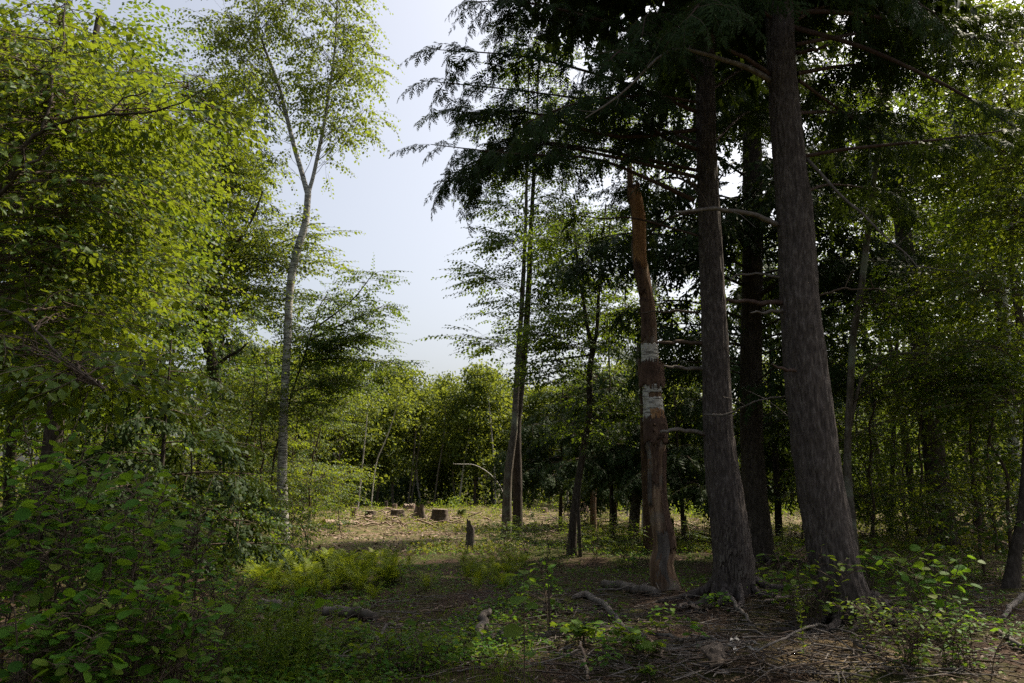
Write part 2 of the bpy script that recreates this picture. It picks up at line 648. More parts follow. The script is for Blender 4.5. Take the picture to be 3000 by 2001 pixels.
def leaf_diamond(w=.6):
    V = np.array([(0, 0, 0), (-w * .5, .44, .09), (0, 1, -.10), (w * .5, .44, .09)], np.float32)
    return V, np.array([(0, 3, 1), (1, 3, 2)], np.int32)


def leaf_maple(s=1.0, cup=.12):
    o = [(0, 0), (-.30, .02), (-.55, .25), (-.36, .36), (-.52, .68), (-.22, .62), (0, 1.0), (.22, .62), (.52, .68), (.36, .36), (.55, .25), (.30, .02)]
    V = [(0, .34, 0)] + [(x * s, y, cup * (x * x + (y - .34) ** 2) * -1.6) for x, y in o]
    n = len(o)
    Fc = [(0, 1 + (k + 1) % n, 1 + k) for k in range(n)]
    return np.array(V, np.float32), np.array(Fc, np.int32)


def mats_from(pos, d, up, sc):
    pos, d, up = np.asarray(pos, float), nrm(d), np.asarray(up, float)
    x = nrm(np.cross(d, up))
    z = np.cross(x, d)
    sc = np.broadcast_to(np.asarray(sc, float), (len(pos),))[:, None]
    Mx = np.zeros((len(pos), 4, 4), np.float32)
    Mx[:, :3, 0] = x * sc
    Mx[:, :3, 1] = d * sc
    Mx[:, :3, 2] = z * sc
    Mx[:, :3, 3] = pos
    Mx[:, 3, 3] = 1
    return Mx


def merge_tpl(parts):
    """list of (V,F,mat) joined per material"""
    out = {}
    for V, Fc, m in parts:
        key = (m, Fc.shape[1])
        vs_, fs_, n = out.get(key, ([], [], 0))
        vs_.append(V)
        fs_.append(Fc + n)
        out[key] = (vs_, fs_, n + len(V))
    return [(np.concatenate(v), np.concatenate(f), k[0]) for k, (v, f, n) in out.items()]


def tr(V, Mx):
    return (V @ Mx[:3, :3].T + Mx[:3, 3]).astype(np.float32)


def twig_tpl(seed, n=11, L=.55, leaf=leaf_oval, ll=.085, spread=55, droop=.12, stem=True, pet=.012, opposite=False, hang=.38, lw=(.62, .78), srad=.0035):
    """an alternate-leaved twig along +Y lying in XY; leaf = mat 0, stem = mat 1"""
    r = np.random.default_rng(seed)
    parts = []
    t = np.linspace(0, 1, 4)
    kink = np.cumsum(r.normal(0, .04, 4)) * L
    path = np.stack([kink * t, t * L, -droop * L * t * t], -1)
    if stem:
        V, Fc = tube(path, np.linspace(srad, srad * .4, 4), 3)
        parts.append((V.astype(np.float32), Fc, 1))
    pp = smooth_path(path, 40)
    side = 1
    for k in range(n):
        f = .12 + .88 * (k + r.uniform(-.2, .2)) / max(1, n - 1)
        f = min(max(f, 0.02), 1)
        for sd in ((1, -1) if opposite else (side,)):
            p = pp[int(f * 39)]
            ang = R(spread + r.normal(0, 13)) * sd * (1 - .55 * (f > .97))
            d = np.array((math.sin(ang), math.cos(ang), -hang + r.normal(0, .22)))
            up = np.array((r.normal(0, .55), r.normal(0, .55), 1.0))
            s = ll * r.uniform(.72, 1.15) * (.7 + .3 * math.sin(math.pi * min(f + .15, 1)))
            Mx = mats_from([p + d * pet], [d], [up], s)[0]
            V, Fc = leaf(r.uniform(*lw)) if leaf is not leaf_maple else leaf_maple(r.uniform(.9, 1.1), r.uniform(.05, .25))
            parts.append((tr(V, Mx), Fc, 0))
        side = -side
    return merge_tpl(parts)


def clump_tpl(seed, n=14, rad=.35, ll=.16, flat=.5):
    """leaves round a point, for crowns seen from far"""
    r = np.random.default_rng(seed)
    parts = []
    for _ in range(n):
        p = r.normal(0, rad * .5, 3) * (1, 1, flat)
        d = nrm(r.normal(0, 1, 3) + (0, .2, -.2))
        up = r.normal(0, .6, 3) + (0, 0, 1)
        V, Fc = leaf_diamond(r.uniform(.55, .8))
        parts.append((tr(V, mats_from([p], [d], [up], ll * r.uniform(.7, 1.3))[0]), Fc, 0))
    return merge_tpl(parts)


TW_NEAR = [twig_tpl(10 + k, 11, .58, leaf_simple, .086, 52, .14) for k in range(6)]
TW_MID = [twig_tpl(30 + k, 11, .56, leaf_diamond, .088, 55, .12) for k in range(6)]
TW_BIRCH = [twig_tpl(50 + k, 13, .50, leaf_diamond, .082, 60, .45, hang=.6, pet=.025, lw=(.7, .9)) for k in range(6)]
TW_MAPLE = [twig_tpl(70 + k, 5, .50, leaf_maple, .115, 62, .12, opposite=True, pet=.05, hang=.3) for k in range(6)]
TW_WOOD = [twig_tpl(90 + k, 10, .70, leaf_diamond, .135, 55, .1, stem=False, lw=(.65, .85)) for k in range(5)]
CL_FAR = [clump_tpl(110 + k, 12, .62, .24) for k in range(5)]
CL_BACK = [clump_tpl(130 + k, 11, 1.15, .46) for k in range(4)]


def needle_spray(seed, L=.30, n=14, wd=.034):
    """flat drooping spray: a twig with short side twigs, each a needled strip"""
    r = np.random.default_rng(seed)
    parts = []

    def strip(p, d, up, l, w):
        V = np.array([(0, 0, 0), (-w * .5, .42, -.01), (0, 1, -.06), (w * .5, .42, -.01)], np.float32)
        V[:, 0] /= l
        parts.append((tr(V, mats_from([p], [d], [up], l)[0]), np.array([(0, 3, 1), (1, 3, 2)], np.int32), 0))
    dr = r.uniform(.25, .6)
    for k in range(n):
        f = k / (n - 1)
        p = np.array((0, f * L, -dr * L * f * f))
        sd = 1 if k % 2 else -1
        l = (.135 * (1 - f) ** .75 + .035) * r.uniform(.75, 1.15)
        a = R(52 + r.normal(0, 7)) * sd
        strip(p, (math.sin(a), math.cos(a), -.25 - .5 * f + r.normal(0, .1)), (r.normal(0, .2), r.normal(0, .2), 1), l, wd * r.uniform(.8, 1.25))
    p1 = np.array((0, 1.05 * L, -dr * L * 1.1))
    strip(np.zeros(3), p1, (0, 0, 1), np.linalg.norm(p1), wd * 1.0)
    return merge_tpl(parts)


def needle_bough(seed, sprays, L=.95, n=11, stem=True, ss=1.0):
    r = np.random.default_rng(seed)
    parts = []
    t = np.linspace(0, 1, 4)
    dr = r.uniform(.15, .45)
    path = np.stack([np.cumsum(r.normal(0, .03, 4)) * L, t * L, -dr * L * t ** 2.2], -1)
    if stem:
        V, Fc = tube(path, np.linspace(.006, .002, 4), 3)
        parts.append((V.astype(np.float32), Fc, 1))
    pp = smooth_path(path, 40)
    for k in range(n):
        f = .12 + .88 * k / (n - 1)
        p = pp[int(f * 39)]
        sd = 1 if k % 2 else -1
        a = R(50 + r.normal(0, 14)) * sd * (0.1 if k == n - 1 else 1)
        sc_ = ss * (1.2 - .55 * f) * r.uniform(.6, 1.3)
        d = (math.sin(a), math.cos(a), -.15 - .45 * f + r.normal(0, .14))
        for V, Fc, m in sprays[r.integers(len(sprays))]:
            parts.append((tr(V, mats_from([p], [d], [(r.normal(0, .3), r.normal(0, .3), 1)], sc_)[0]), Fc, m))
    return merge_tpl(parts)


SPRAY = [needle_spray(200 + k) for k in range(5)]
BOUGH = [needle_bough(220 + k, SPRAY) for k in range(6)]
SPRAY_MID = [needle_spray(205 + k, n=7, wd=.05) for k in range(5)]
BOUGH_MID = [needle_bough(230 + k, SPRAY_MID, n=9, ss=1.1) for k in range(6)]
SPRAY_LO = [needle_spray(210 + k, n=2, wd=.11) for k in range(4)]
BOUGH_LO = [needle_bough(240 + k, SPRAY_LO, n=9, stem=False, ss=1.15) for k in range(4)]


# ------------------------------------------------------------------ tree growers
def blob_clusters(blobs, r):
    """blobs: (px, py, d, rx_px, ry_px, rd_m, count) -> cluster centres in the world"""
    out = []
    for px, py, d, rx, ry, rd, n in blobs:
        k = 0
        while k < n:
            q = r.uniform(-1, 1, 3)
            m = np.linalg.norm(q)
            if m > 1 or r.random() > .35 + .65 * m:
                continue
            out.append(P(px + q[0] * rx, py + q[1] * ry, d + q[2] * rd))
            k += 1
    return np.array(out)


def bez(a, b, c, n):
    t = np.linspace(0, 1, n)[:, None]
    return a * (1 - t) ** 2 + 2 * b * t * (1 - t) + c * t * t


DENS, LSZ = 1.55, 1.15


def leafy(mb_leaf, mb_limb, trunk, clusters, tpls, per, r, sig=.42, flat=.35, rise=.55, lim=.018, zmin=0, scale=1.0, stems=True, out=.8, upn=.35, droop=-.08, limbs=True):
    """limbs from the trunk to every cluster and leafy twigs about the clusters"""
    trunk = np.asarray(trunk, float)
    axis_xy = trunk[:, :2]
    pos, dr_ = [], []
    for c in clusters:
        hd = np.linalg.norm(axis_xy - c[:2], axis=1)
        want = c[2] - rise * hd
        k = int(np.argmin(np.abs(trunk[:, 2] - want) + hd * .15 + (trunk[:, 2] < zmin) * 50))
        a = trunk[k]
        L = np.linalg.norm(c - a)
        mid = (a + c) / 2 + np.array((0, 0, .08 * L)) + r.normal(0, .06 * L, 3)
        path = bez(a, mid, c, 8)
        path = path + np.concatenate([np.zeros((1, 3)), r.normal(0, .012 * L, (7, 3))])
        if limbs:
            mb_limb.tube(path, np.linspace(max(.008, lim * (.25 + L * .3)), .005, 8), 5, 0)
        outd = c - a
        outd[2] *= .25
        outd = nrm(outd)
        n = max(1, int(per * DENS * r.uniform(.6, 1.35)))
        q = c + r.normal(0, sig, (n, 3)) * (1, 1, flat)
        dd = nrm((q - c) * .9 / sig + outd * out + r.normal(0, .35, (n, 3)))
        dd[:, 2] = dd[:, 2] * .45 + droop
        pos.append(q)
        dr_.append(dd)
        if stems:
            for qq in q[::2]:
                s = path[r.integers(4, 8)]
                mb_limb.tube([s, (s + qq) / 2 + (0, 0, .03), qq], [.006, .004, .0025], 3, 0)
    pos, dr_ = np.concatenate(pos), np.concatenate(dr_)
    ups = r.normal(0, upn, (len(pos), 3)) + (0, 0, 1)
    pick = r.integers(len(tpls), size=len(pos))
    sc = scale * LSZ * r.uniform(.8, 1.2, len(pos))
    for k, tp in enumerate(tpls):
        s = pick == k
        if s.any():
            mb_leaf.inst(tp, mats_from(pos[s], dr_[s], ups[s], sc[s]))


def px_path(pts):
    """[(px, py, d, width_px)] -> world points and radii"""
    return [P(a, b, d) for a, b, d, w in pts], [w * .5 * d / F for a, b, d, w in pts]


def ground_start(pts, rad):
    """carry a trunk down into the ground"""
    p = np.array(pts[0])
    p[2] = hz(p[0], p[1]) - .12
    return [p] + list(pts), [rad[0] * 1.05] + list(rad)


def tree(name, label, cat, pts, rad, bark, blobs, tpls, per, leafm, seed, group=None, sides=12, rings=50, ridge=.008, flare=.0, forks=(), extra=None, **kw):
    r = np.random.default_rng(seed)
    base = np.array(pts[0])
    t = thing(name, label, cat, base, group)
    mb = MB()
    c, rr = bark_trunk(mb, pts, rad, sides, rings, ridge, flare, 5, 0, seed, 0, 18)
    axes = [c]
    mb.build('trunk', bark, t, base)
    for fp, fr in forks:
        mf = MB()
        cf, _ = bark_trunk(mf, fp, fr, 10, 30, ridge * .6, 0, 5, 0, seed + 3, 0, 14)
        axes.append(cf)
        mf.build('fork', bark, t, base)
    allax = np.concatenate(axes)
    cl = blob_clusters(blobs, r)
    if extra is not None and len(extra):
        cl = np.concatenate([cl, extra]) if len(cl) else np.array(extra)
    ml, mt = MB(), MB()
    leafy(ml, mt, allax, cl, tpls, per, r, **kw)
    if mt.V:
        mt.build('branches', M['twig'], t, base)['kind'] = 'stuff'
    ml.build('crown', [leafm, M['twig']], t, base)
    return t


# ------------------------------------------------------------------ hemlocks
def bough_branch(mb_n, mb_w, path, r, r0=.03, t0=.3, dens=9, scale=1.0, droop=-.2, bset=None):
    bset = bset or BOUGH
    """one branch: limb tube and needled boughs from t0 outwards"""
    path = smooth_path(path, 14)
    L = np.sum(np.linalg.norm(np.diff(path, axis=0), axis=1))
    mb_w.tube(path, np.linspace(r0, .005, 14), 6, 0)
    pp = smooth_path(path, 60)
    T = nrm(np.gradient(pp, axis=0))
    n = max(3, int(1.32 * dens * L * (1 - t0)))
    f = np.clip(t0 + (1 - t0) * (np.arange(n) + r.uniform(-.4, .4, n)) / max(1, n - 1), .02, 1)
    k = (f * 59).astype(int)
    p, d = pp[k], T[k]
    side = np.cross(d, (0, 0, 1.0))
    side = nrm(side)
    sg = np.where(np.arange(n) % 2, 1, -1)[:, None]
    ang = np.radians(r.normal(58, 12, n))[:, None]
    ang[-1] = 0.05
    dd = d * np.cos(ang) + side * sg * np.sin(ang)
    dd[:, 2] += droop + r.normal(0, .16, n)
    ups = r.normal(0, .42, (n, 3)) + (0, 0, 1)
    sc = scale * (1.2 - .55 * f) * r.uniform(.75, 1.2, n)
    pick = r.integers(len(bset), size=n)
    for q, tp in enumerate(bset):
        s = pick == q
        if s.any():
            mb_n.inst(tp, mats_from(p[s], dd[s], ups[s], sc[s]))


def dead_limb(parent, base, pts, matl, name='dead_branch', sides=7, label=None, twigs=0, seed=0):
    """pts: (px, py, d, width_px)"""
    p, r_ = px_path(pts)
    pr = smooth_path(np.column_stack([p, r_]), 18)
    mb = MB()
    path = wobble(pr[:, :3], .012, seed)
    mb.tube(path, np.maximum(pr[:, 3], .003), sides, 0, True)
    r = np.random.default_rng(seed + 77)
    for _ in range(twigs):
        k = r.integers(7, 17)
        d = nrm(r.normal(0, 1, 3) + (0, 0, -.2)) * r.uniform(.15, .5)
        q = path[k]
        mb.tube([q, q + d * .5 + r.normal(0, .03, 3), q + d], [.006, .004, .002], 4, 0)
    o = mb.build(name, matl, parent, base)
    if label:
        o['label'] = label
    return o


def hemlock(label, px_pts, sides, rings, seed, knots, flare, ridge, rnd_branches, sil, group='large hemlocks', bark='hem_bark', lobes=5, trunk_extra=6.0):
    pts, rad = px_path(px_pts)
    base = np.array((pts[0][0], pts[0][1], hz(pts[0][0], pts[0][1])))
    t = thing('hemlock_tree', label, 'tree', base, group)
    r = np.random.default_rng(seed)
    p2, r2 = ground_start(pts, rad)
    top = np.array(p2[-1]) + nrm(np.array(p2[-1]) - np.array(p2[-2])) * trunk_extra
    p2.append(top)
    r2.append(.07)
    mb = MB()
    c, rr = bark_trunk(mb, p2, r2, sides, rings, ridge, flare, lobes, 0, seed, knots, 40)
    mb.build('trunk', M[bark], t, base)
    return t, base, c, r


# left of the two: the hemlock with the lichen patch
D1 = 10.9
b1 = G(2150, 1742)
D1 = float(b1[1])
t1, o1, c1, r1_ = hemlock('grey hemlock with a dark bark seam and pale lichen patch at its foot', [
    (2150, 1735, D1, 112), (2148, 1640, D1, 108), (2127, 1470, D1, 99), (2106, 1276, D1, 84), (2095, 1021, D1, 77),
    (2084, 766, D1, 68), (2070, 450, D1, 60), (2066, 160, D1, 58), (2064, -60, D1, 55)], 84, 300, 3, 16, .022, .014, 0, None)
# right of the two: the thick leaning hemlock
b2 = G(2480, 1800)
D2 = float(b2[1])
t2, o2, c2, r2_ = hemlock('thickest hemlock with bare reddish grey trunk leaning inward above the leafy shrub', [
    (2492, 1800, D2, 142), (2452, 1690, D2, 133), (2429, 1570, D2, 128), (2400, 1400, D2, 123), (2369, 1148, D2, 122), (2343, 893, D2, 110),
    (2329, 640, D2, 102), (2304, 383, D2, 92), (2289, 190, D2, 84), (2281, -20, D2, 78)], 96, 340, 5, 22, .014, .016, 0, None)
# third hemlock, in the shade behind them
b3 = G(2226, 1640)
D3 = float(b3[1])
t3, o3, c3, r3_ = hemlock('shaded hemlock standing in the gap behind the two large hemlock trunks', [
    (2226, 1640, D3, 84), (2208, 1400, D3, 68), (2200, 1085, D3, 62), (2206, 640, D3, 58), (2196, 0, D3, 50)], 56, 160, 9, 8, .03, .010, 0, None, bark='dark_bark')

for t_, o_, rad_, angs in ((t1, o1, .27, (200, 238, 275, 318, 352, 160)), (t2, o2, .32, (195, 232, 268, 300, 335, 20)), (t3, o3, .3, (220, 270, 320)), (None, None, 0, ())):
    for k, ad in enumerate(angs):
        a = R(ad + random.uniform(-9, 9))
        L = random.uniform(.45, 1.15)
        pts_ = []
        for f in (0, .18, .45, .75, 1):
            aa = a + .35 * math.sin(f * 4 + k) * f
            x_, y_ = o_[0] + math.cos(aa) * (rad_ * .72 + L * f), o_[1] + math.sin(aa) * (rad_ * .72 + L * f)
            pts_.append((x_, y_, hz(x_, y_) + (.20, .075, .035, .02, -.03)[int(f * 4 + .3) if f < 1 else 4]))
        pth_ = smooth_path(np.array(pts_), 16)
        m_ = MB()
        m_.tube(wobble(pth_, .012, k), np.linspace(.075, .015, 16) * random.uniform(.7, 1.05), 8, 0)
        m_.build('root', M['hem_bark'], t_, o_)
# bark seam and lichen of the first hemlock
mb = MB()
for _ in range(260):
    f = abs(r1_.normal(0, .12)) + .03
    k = int(np.argmin(np.abs(c1[:, 2] - (o1[2] + .12 + f * 3.2))))
    a = R(r1_.normal(262, 26))
    rad0 = .25 * (1.12 - f) + .035
    for dz in range(1):
        z = c1[k, 2] + r1_.uniform(-.03, .03)
        cx_, cy_ = c1[k, 0], c1[k, 1]
        w, h = r1_.uniform(.004, .012), r1_.uniform(.012, .045)
        n_ = np.array((math.cos(a), math.sin(a), 0))
        s_ = np.array((-math.sin(a), math.cos(a), 0))
        q = np.array((cx_, cy_, z)) + n_ * (rad0 + .012)
        mb.add([q - s_ * w - (0, 0, h), q + s_ * w * .6 - (0, 0, h * .7), q + s_ * w + (0, 0, h), q - s_ * w * .5 + (0, 0, h * .8)], [(0, 1, 2, 3)])
o = mb.build('lichen', M['grey_wood'], t1, o1)
o['kind'] = 'stuff'

# live branches of the first hemlock: tips traced against the sky
n1, w1 = MB(), MB()
live1 = [
    # (points px,py,d), start of foliage, density, root radius
    ([(2050, 440, D1), (1950, 405, D1 - .2), (1820, 315, D1 - .5), (1560, 270, D1 - .9), (1167, 236, D1 - 1.2)], .28, 9, .045),
    ([(2045, 330, D1), (1850, 250, D1 - .6), (1560, 170, D1 - 1.0), (1206, 145, D1 - 1.0)], .25, 9, .04),
    ([(2030, 585, D1), (1900, 525, D1 - .3), (1740, 465, D1 - .6), (1500, 450, D1 - 1.0), (1193, 468, D1 - 1.3)], .42, 9, .045),
    ([(2040, 380, D1), (1800, 400, D1 - .4), (1560, 330, D1 - .6), (1420, 330, D1), (1250, 325, D1 + .2)], .35, 9, .04),
    ([(2045, 520, D1), (1840, 470, D1 - .2), (1560, 420, D1 - .2), (1380, 480, D1 - .4), (1238, 578, D1 - .6)], .4, 9, .04),
    ([(2045, 500, D1), (1700, 430, D1 + .3), (1450, 420, D1 + .3), (1301, 630, D1 + .2)], .4, 8, .035),
    ([(2045, 200, D1), (1850, 90, D1 - .5), (1560, 10, D1 - .9), (1300, 5, D1 - 1.1)], .25, 9, .04),
    ([(2045, 160, D1), (1800, 60, D1 + .4), (1600, 60, D1 + .5), (1390, 60, D1 + .5)], .3, 8, .035),
    ([(2045, 60, D1), (1820, -60, D1 - .5), (1560, -60, D1 - .8), (1420, -10, D1 - 1)], .25, 8, .035),
    ([(2045, 300, D1), (1900, 280, D1 - 1.0), (1700, 300, D1 - 1.8), (1540, 360, D1 - 2.2)], .3, 9, .03),
    ([(2045, 420, D1), (1930, 380, D1 + .6), (1760, 380, D1 + 1.2), (1600, 420, D1 + 1.4)], .3, 8, .03),
    ([(2045, 240, D1), (1960, 160, D1 - 1.0), (1840, 140, D1 - 2.0), (1760, 200, D1 - 2.4)], .3, 9, .03),
    ([(2050, 150, D1), (1960, 60, D1 - .8), (1900, 40, D1 - 1.6), (1880, 110, D1 - 2.2)], .3, 9, .03),
    ([(2080, 100, D1), (2120, 10, D1 - 1.0), (2140, -20, D1 - 1.8), (2120, 60, D1 - 2.2)], .35, 9, .03),
    ([(2045, 690, D1), (1860, 640, D1 + .1), (1760, 640, D1 + .2), (1650, 668, D1 + .3)], .8, 6, .022),
    ([(2050, 560, D1), (1980, 520, D1 + .7), (1880, 540, D1 + 1.4), (1790, 600, D1 + 1.7)], .45, 8, .028),
    ([(2090, 420, D1), (2160, 350, D1 + .8), (2200, 330, D1 + 1.5), (2230, 380, D1 + 2)], .35, 8, .028),
    ([(2090, 260, D1), (2180, 200, D1 + .8), (2260, 190, D1 + 1.6), (2330, 230, D1 + 2)], .35, 8, .028),
    ([(2050, 620, D1), (1960, 640, D1 + .9), (1880, 700, D1 + 1.8), (1840, 770, D1 + 2.2)], .5, 7, .025),
]
for pts, t0, dn, r0 in live1:
    mbn, mbw = MB(), MB()
    pts = [(a_ + (70 if k_ == len(pts) - 1 and a_ < 1500 else 0), b_ - (45 if k_ == len(pts) - 1 and b_ > 400 else 0), c_) for k_, (a_, b_, c_) in enumerate(pts)]
    bough_branch(n1, mbw, np.array([P(*q) for q in pts]), r1_, r0 * .8, t0, dn, .70)
    mbw.build('branch', M['limb_bark'], t1, o1)


def whorls(nb, wb, c, r, z0, z1, step, Lfun, t0=.25, dens=5.5, scale=1.1, rise=.12, skip=None, bset=None):
    z = z0
    while z < z1:
        k = int(np.argmin(np.abs(c[:, 2] - z)))
        a = r.uniform(0, 2 * math.pi)
        L = Lfun((z - z0) / (z1 - z0)) * r.uniform(.75, 1.15)
        if skip is None or not skip(a, z):
            d = np.array((math.cos(a), math.sin(a), 0))
            p0 = c[k]
            path = [p0, p0 + d * L * .4 + (0, 0, rise * L), p0 + d * L * .75 + (0, 0, rise * L * .9), p0 + d * L + (0, 0, rise * L * .2)]
            bough_branch(nb, wb, np.array(path), r, .004 + .0075 * L, t0, dens, scale, -.2, bset or BOUGH_MID)
        z += step * r.uniform(.6, 1.4)


wb = MB()
whorls(n1, wb, c1, r1_, 8.6, 12.8, .10, lambda f: 3.6 - 3.2 * f, .2, 5.0, 1.25, bset=BOUGH_LO)
wb.build('upper_branches', M['limb_bark'], t1, o1)['kind'] = 'stuff'
n1.build('foliage', [M['needle'], M['twig']], t1, o1)

# dead limbs of the first hemlock
GL, LB = M['grey_limb'], M['limb_bark']
dead_limb(t1, o1, [(2058, 1005, D1, 13), (1990, 1002, D1 - .1, 11), (1925, 1005, D1 - .2, 8)], M['twig'], 'dead_branch', seed=1)
dead_limb(t1, o1, [(2060, 1081, D1, 12), (2000, 1078, D1 - .1, 10), (1945, 1072, D1 - .2, 6)], GL, 'dead_branch', seed=2)
dead_limb(t1, o1, [(2066, 1272, D1, 14), (2020, 1262, D1 - .15, 12), (1975, 1260, D1 - .3, 11), (1936, 1264, D1 - .4, 9)], GL, 'dead_branch', seed=3)
dead_limb(t1, o1, [(2040, 545, D1, 10), (2015, 525, D1 - .2, 8), (1985, 508, D1 - .4, 5)], GL, 'dead_branch', seed=4)
dead_limb(t1, o1, [(2045, 915, D1, 9), (1960, 912, D1 + .2, 7), (1870, 918, D1 + .3, 4)], M['twig'], 'dead_branch', seed=5, twigs=4)
dead_limb(t1, o1, [(2064, 1215, D1 - .25, 7), (2140, 1212, D1 - .5, 6), (2200, 1180, D1 - .8, 5), (2300, 1160, D1 - 1.0, 4)], GL, 'dead_branch', seed=6, twigs=3)

# second hemlock
dead_limb(t2, o2, [(2275, 657, D2, 18), (2195, 625, D2 - .2, 15), (2093, 613, D2 - .35, 12), (1978, 621, D2 - .5, 8)], M['grey_limb'], 'dead_branch', label='thick lichened dead limb crossing in front of the neighbouring trunk', seed=11, twigs=2)
dead_limb(t2, o2, [(2262, 240, D2, 20), (2180, 193, D2 - .3, 17), (2050, 158, D2 - .6, 13), (1955, 150, D2 - .9, 9), (1820, 275, D2 - 1.1, 7), (1715, 346, D2 - 1.2, 4)], GL, 'dead_branch', label='long pale bare limb hooked down at its end', seed=12, twigs=7)
dead_limb(t2, o2, [(2262, 225, D2, 18), (2200, 180, D2 - .2, 15), (2130, 143, D2 - .4, 10)], LB, 'dead_branch', seed=13)
dead_limb(t2, o2, [(2300, 886, D2, 16), (2220, 886, D2 - .1, 14), (2128, 878, D2 - .2, 10)], LB, 'dead_branch', seed=14)
dead_limb(t2, o2, [(2305, 908, D2, 10), (2250, 914, D2 - .15, 9), (2198, 916, D2 - .25, 4)], GL, 'dead_branch', seed=15)
dead_limb(t2, o2, [(2330, 1086, D2 - .2, 11), (2290, 1080, D2 - .4, 9), (2262, 1068, D2 - .5, 5)], LB, 'dead_branch', seed=16)
dead_limb(t2, o2, [(2285, 812, D2, 8), (2220, 803, D2 + .2, 7), (2160, 806, D2 + .3, 6), (2128, 842, D2 + .35, 3)], GL, 'dead_branch', seed=17)
dead_limb(t2, o2, [(2325, 155, D2, 14), (2380, 147, D2 - .2, 12), (2428, 132, D2 - .3, 8)], LB, 'dead_branch', seed=18)
dead_limb(t2, o2, [(2400, 650 + 215, D2, 6), (2480, 845, D2 - .1, 5), (2600, 850, D2 - .1, 3)], M['twig'], 'dead_branch', seed=19, twigs=3)
dead_limb(t2, o2, [(2360, 462, D2, 12), (2431, 536, D2 - .3, 9), (2502, 607, D2 - .5, 8), (2563, 663, D2 - .6, 7), (2640, 730, D2 - .7, 5), (2700, 800, D2 - .8, 3)], GL, 'dead_branch', seed=20, twigs=4)
n2, w2 = MB(), MB()
live2 = [
    ([(2325, 80, D2), (2512, 133, D2 - .2), (2665, 199, D2 - .4), (2818, 276, D2 - .5), (2997, 388, D2 - .6), (3120, 470, D2 - .7)], .55, 5, .045),
    ([(2345, 460, D2), (2487, 436, D2 - .2), (2716, 413, D2 - .4), (2869, 393, D2 - .5), (3010, 372, D2 - .6)], .3, 4.5, .034),
    ([(2320, 35, D2), (2440, 35, D2), (2560, 48, D2), (2700, 80, D2), (2869, 112, D2), (3020, 130, D2)], .35, 7, .045),
    ([(2340, 235, D2), (2410, 286, D2 + .3), (2512, 357, D2 + .6), (2640, 430, D2 + .9)], .35, 7, .03),
    ([(2335, 215, D2), (2500, 190, D2 + .8), (2700, 190, D2 + 1.4), (2900, 200, D2 + 1.8)], .2, 8, .035),
    ([(2330, -10, D2), (2450, -60, D2 - .8), (2600, -40, D2 - 1.6), (2740, 40, D2 - 2)], .25, 7, .035),
    ([(2330, 60, D2), (2420, 20, D2 + .8), (2560, 60, D2 + 1.6), (2660, 130, D2 + 2)], .25, 8, .03),
    ([(2270, 60, D2), (2180, 0, D2 - .6), (2080, -10, D2 - 1.2), (2010, 60, D2 - 1.6)], .35, 9, .03),
    ([(2270, 0, D2), (2170, -60, D2 + .4), (2060, -30, D2 + .8), (1960, 40, D2 + 1)], .3, 8, .03),
    ([(2340, 330, D2), (2460, 330, D2 + 1.0), (2600, 360, D2 + 1.8), (2740, 420, D2 + 2.2)], .3, 7, .03),
    ([(2330, 130, D2), (2560, 90, D2 + .6), (2800, 60, D2 + 1), (3000, 60, D2 + 1.2)], .3, 8, .035),
    ([(2360, 560, D2), (2440, 540, D2 + 1.0), (2560, 560, D2 + 1.8), (2640, 620, D2 + 2.2)], .5, 6, .026),
]
for pts, t0, dn, r0 in live2:
    mbw = MB()
    bough_branch(n2, mbw, np.array([P(*q) for q in pts]), r2_, r0 * .8, t0, dn, .8)
    mbw.build('branch', LB, t2, o2)
wb = MB()
whorls(n2, wb, c2, r2_, 8.3, 13.4, .10, lambda f: 3.9 - 3.4 * f, .2, 4.8, 1.25, bset=BOUGH_LO)
wb.build('upper_branches', LB, t2, o2)['kind'] = 'stuff'
n2.build('foliage', [M['needle'], M['twig']], t2, o2)

# third hemlock
n3, wb = MB(), MB()
whorls(n3, wb, c3, r3_, 5.6, 17.0, .17, lambda f: 4.0 - 2.9 * f, .15, 5.4, 1.2)
whorls(n3, wb, c3, r3_, 2.8, 6.2, .14, lambda f: 2.0 + 1.8 * f, .3, 4.2, 1.1)
wb.build('branches', M['dark_bark'], t3, o3)['kind'] = 'stuff'
n3.build('foliage', [M['needle'], M['twig']], t3, o3)


# ------------------------------------------------------------------ dead snag with white bark bands
bs = G(1950, 1728)
DS = float(bs[1])
snag_px = [(1952, 1728, DS, 74), (1938, 1660, DS, 63), (1947, 1595, DS, 60), (1926, 1467, DS, 51), (1924, 1345, DS, 50), (1920, 1290, DS, 64), (1919, 1250, DS, 64), (1915, 1200, DS, 53), (1910, 1130, DS, 49),
           (1903, 1021, DS, 43), (1898, 893, DS, 39), (1875, 766, DS, 41), (1871, 640, DS, 41), (1857, 560, DS, 40)]
sp_, sr_ = px_path(snag_px)
sb = np.array((sp_[0][0], sp_[0][1], hz(sp_[0][0], sp_[0][1])))
ts = thing('dead_snag', 'broken orange brown snag with torn white bark bands, standing left of hemlocks', 'dead tree', sb)
q2, qr2 = ground_start(sp_, sr_)
mb = MB()
cS, rS = bark_trunk(mb, q2, qr2, 48, 240, .013, .022, 4, 0, 21, 9, 13)
# broken top: splinters
top = cS[-1]
for k in range(11):
    a = k / 11 * 6.283
    b0 = top + np.array((math.cos(a), math.sin(a), 0)) * rS[-1] * .75
    hh = random.uniform(.05, .22) + (.30 if math.cos(a) < -.3 else 0)
    mb.tube([b0 - (0, 0, .15), b0 + (0, 0, hh * .5), b0 + (random.uniform(-.02, .02), 0, hh)], [.035, .028, .004], 5, 0)
ca = np.concatenate([cS[-1][None]])
mb.build('trunk', M['rot_wood'], ts, sb)


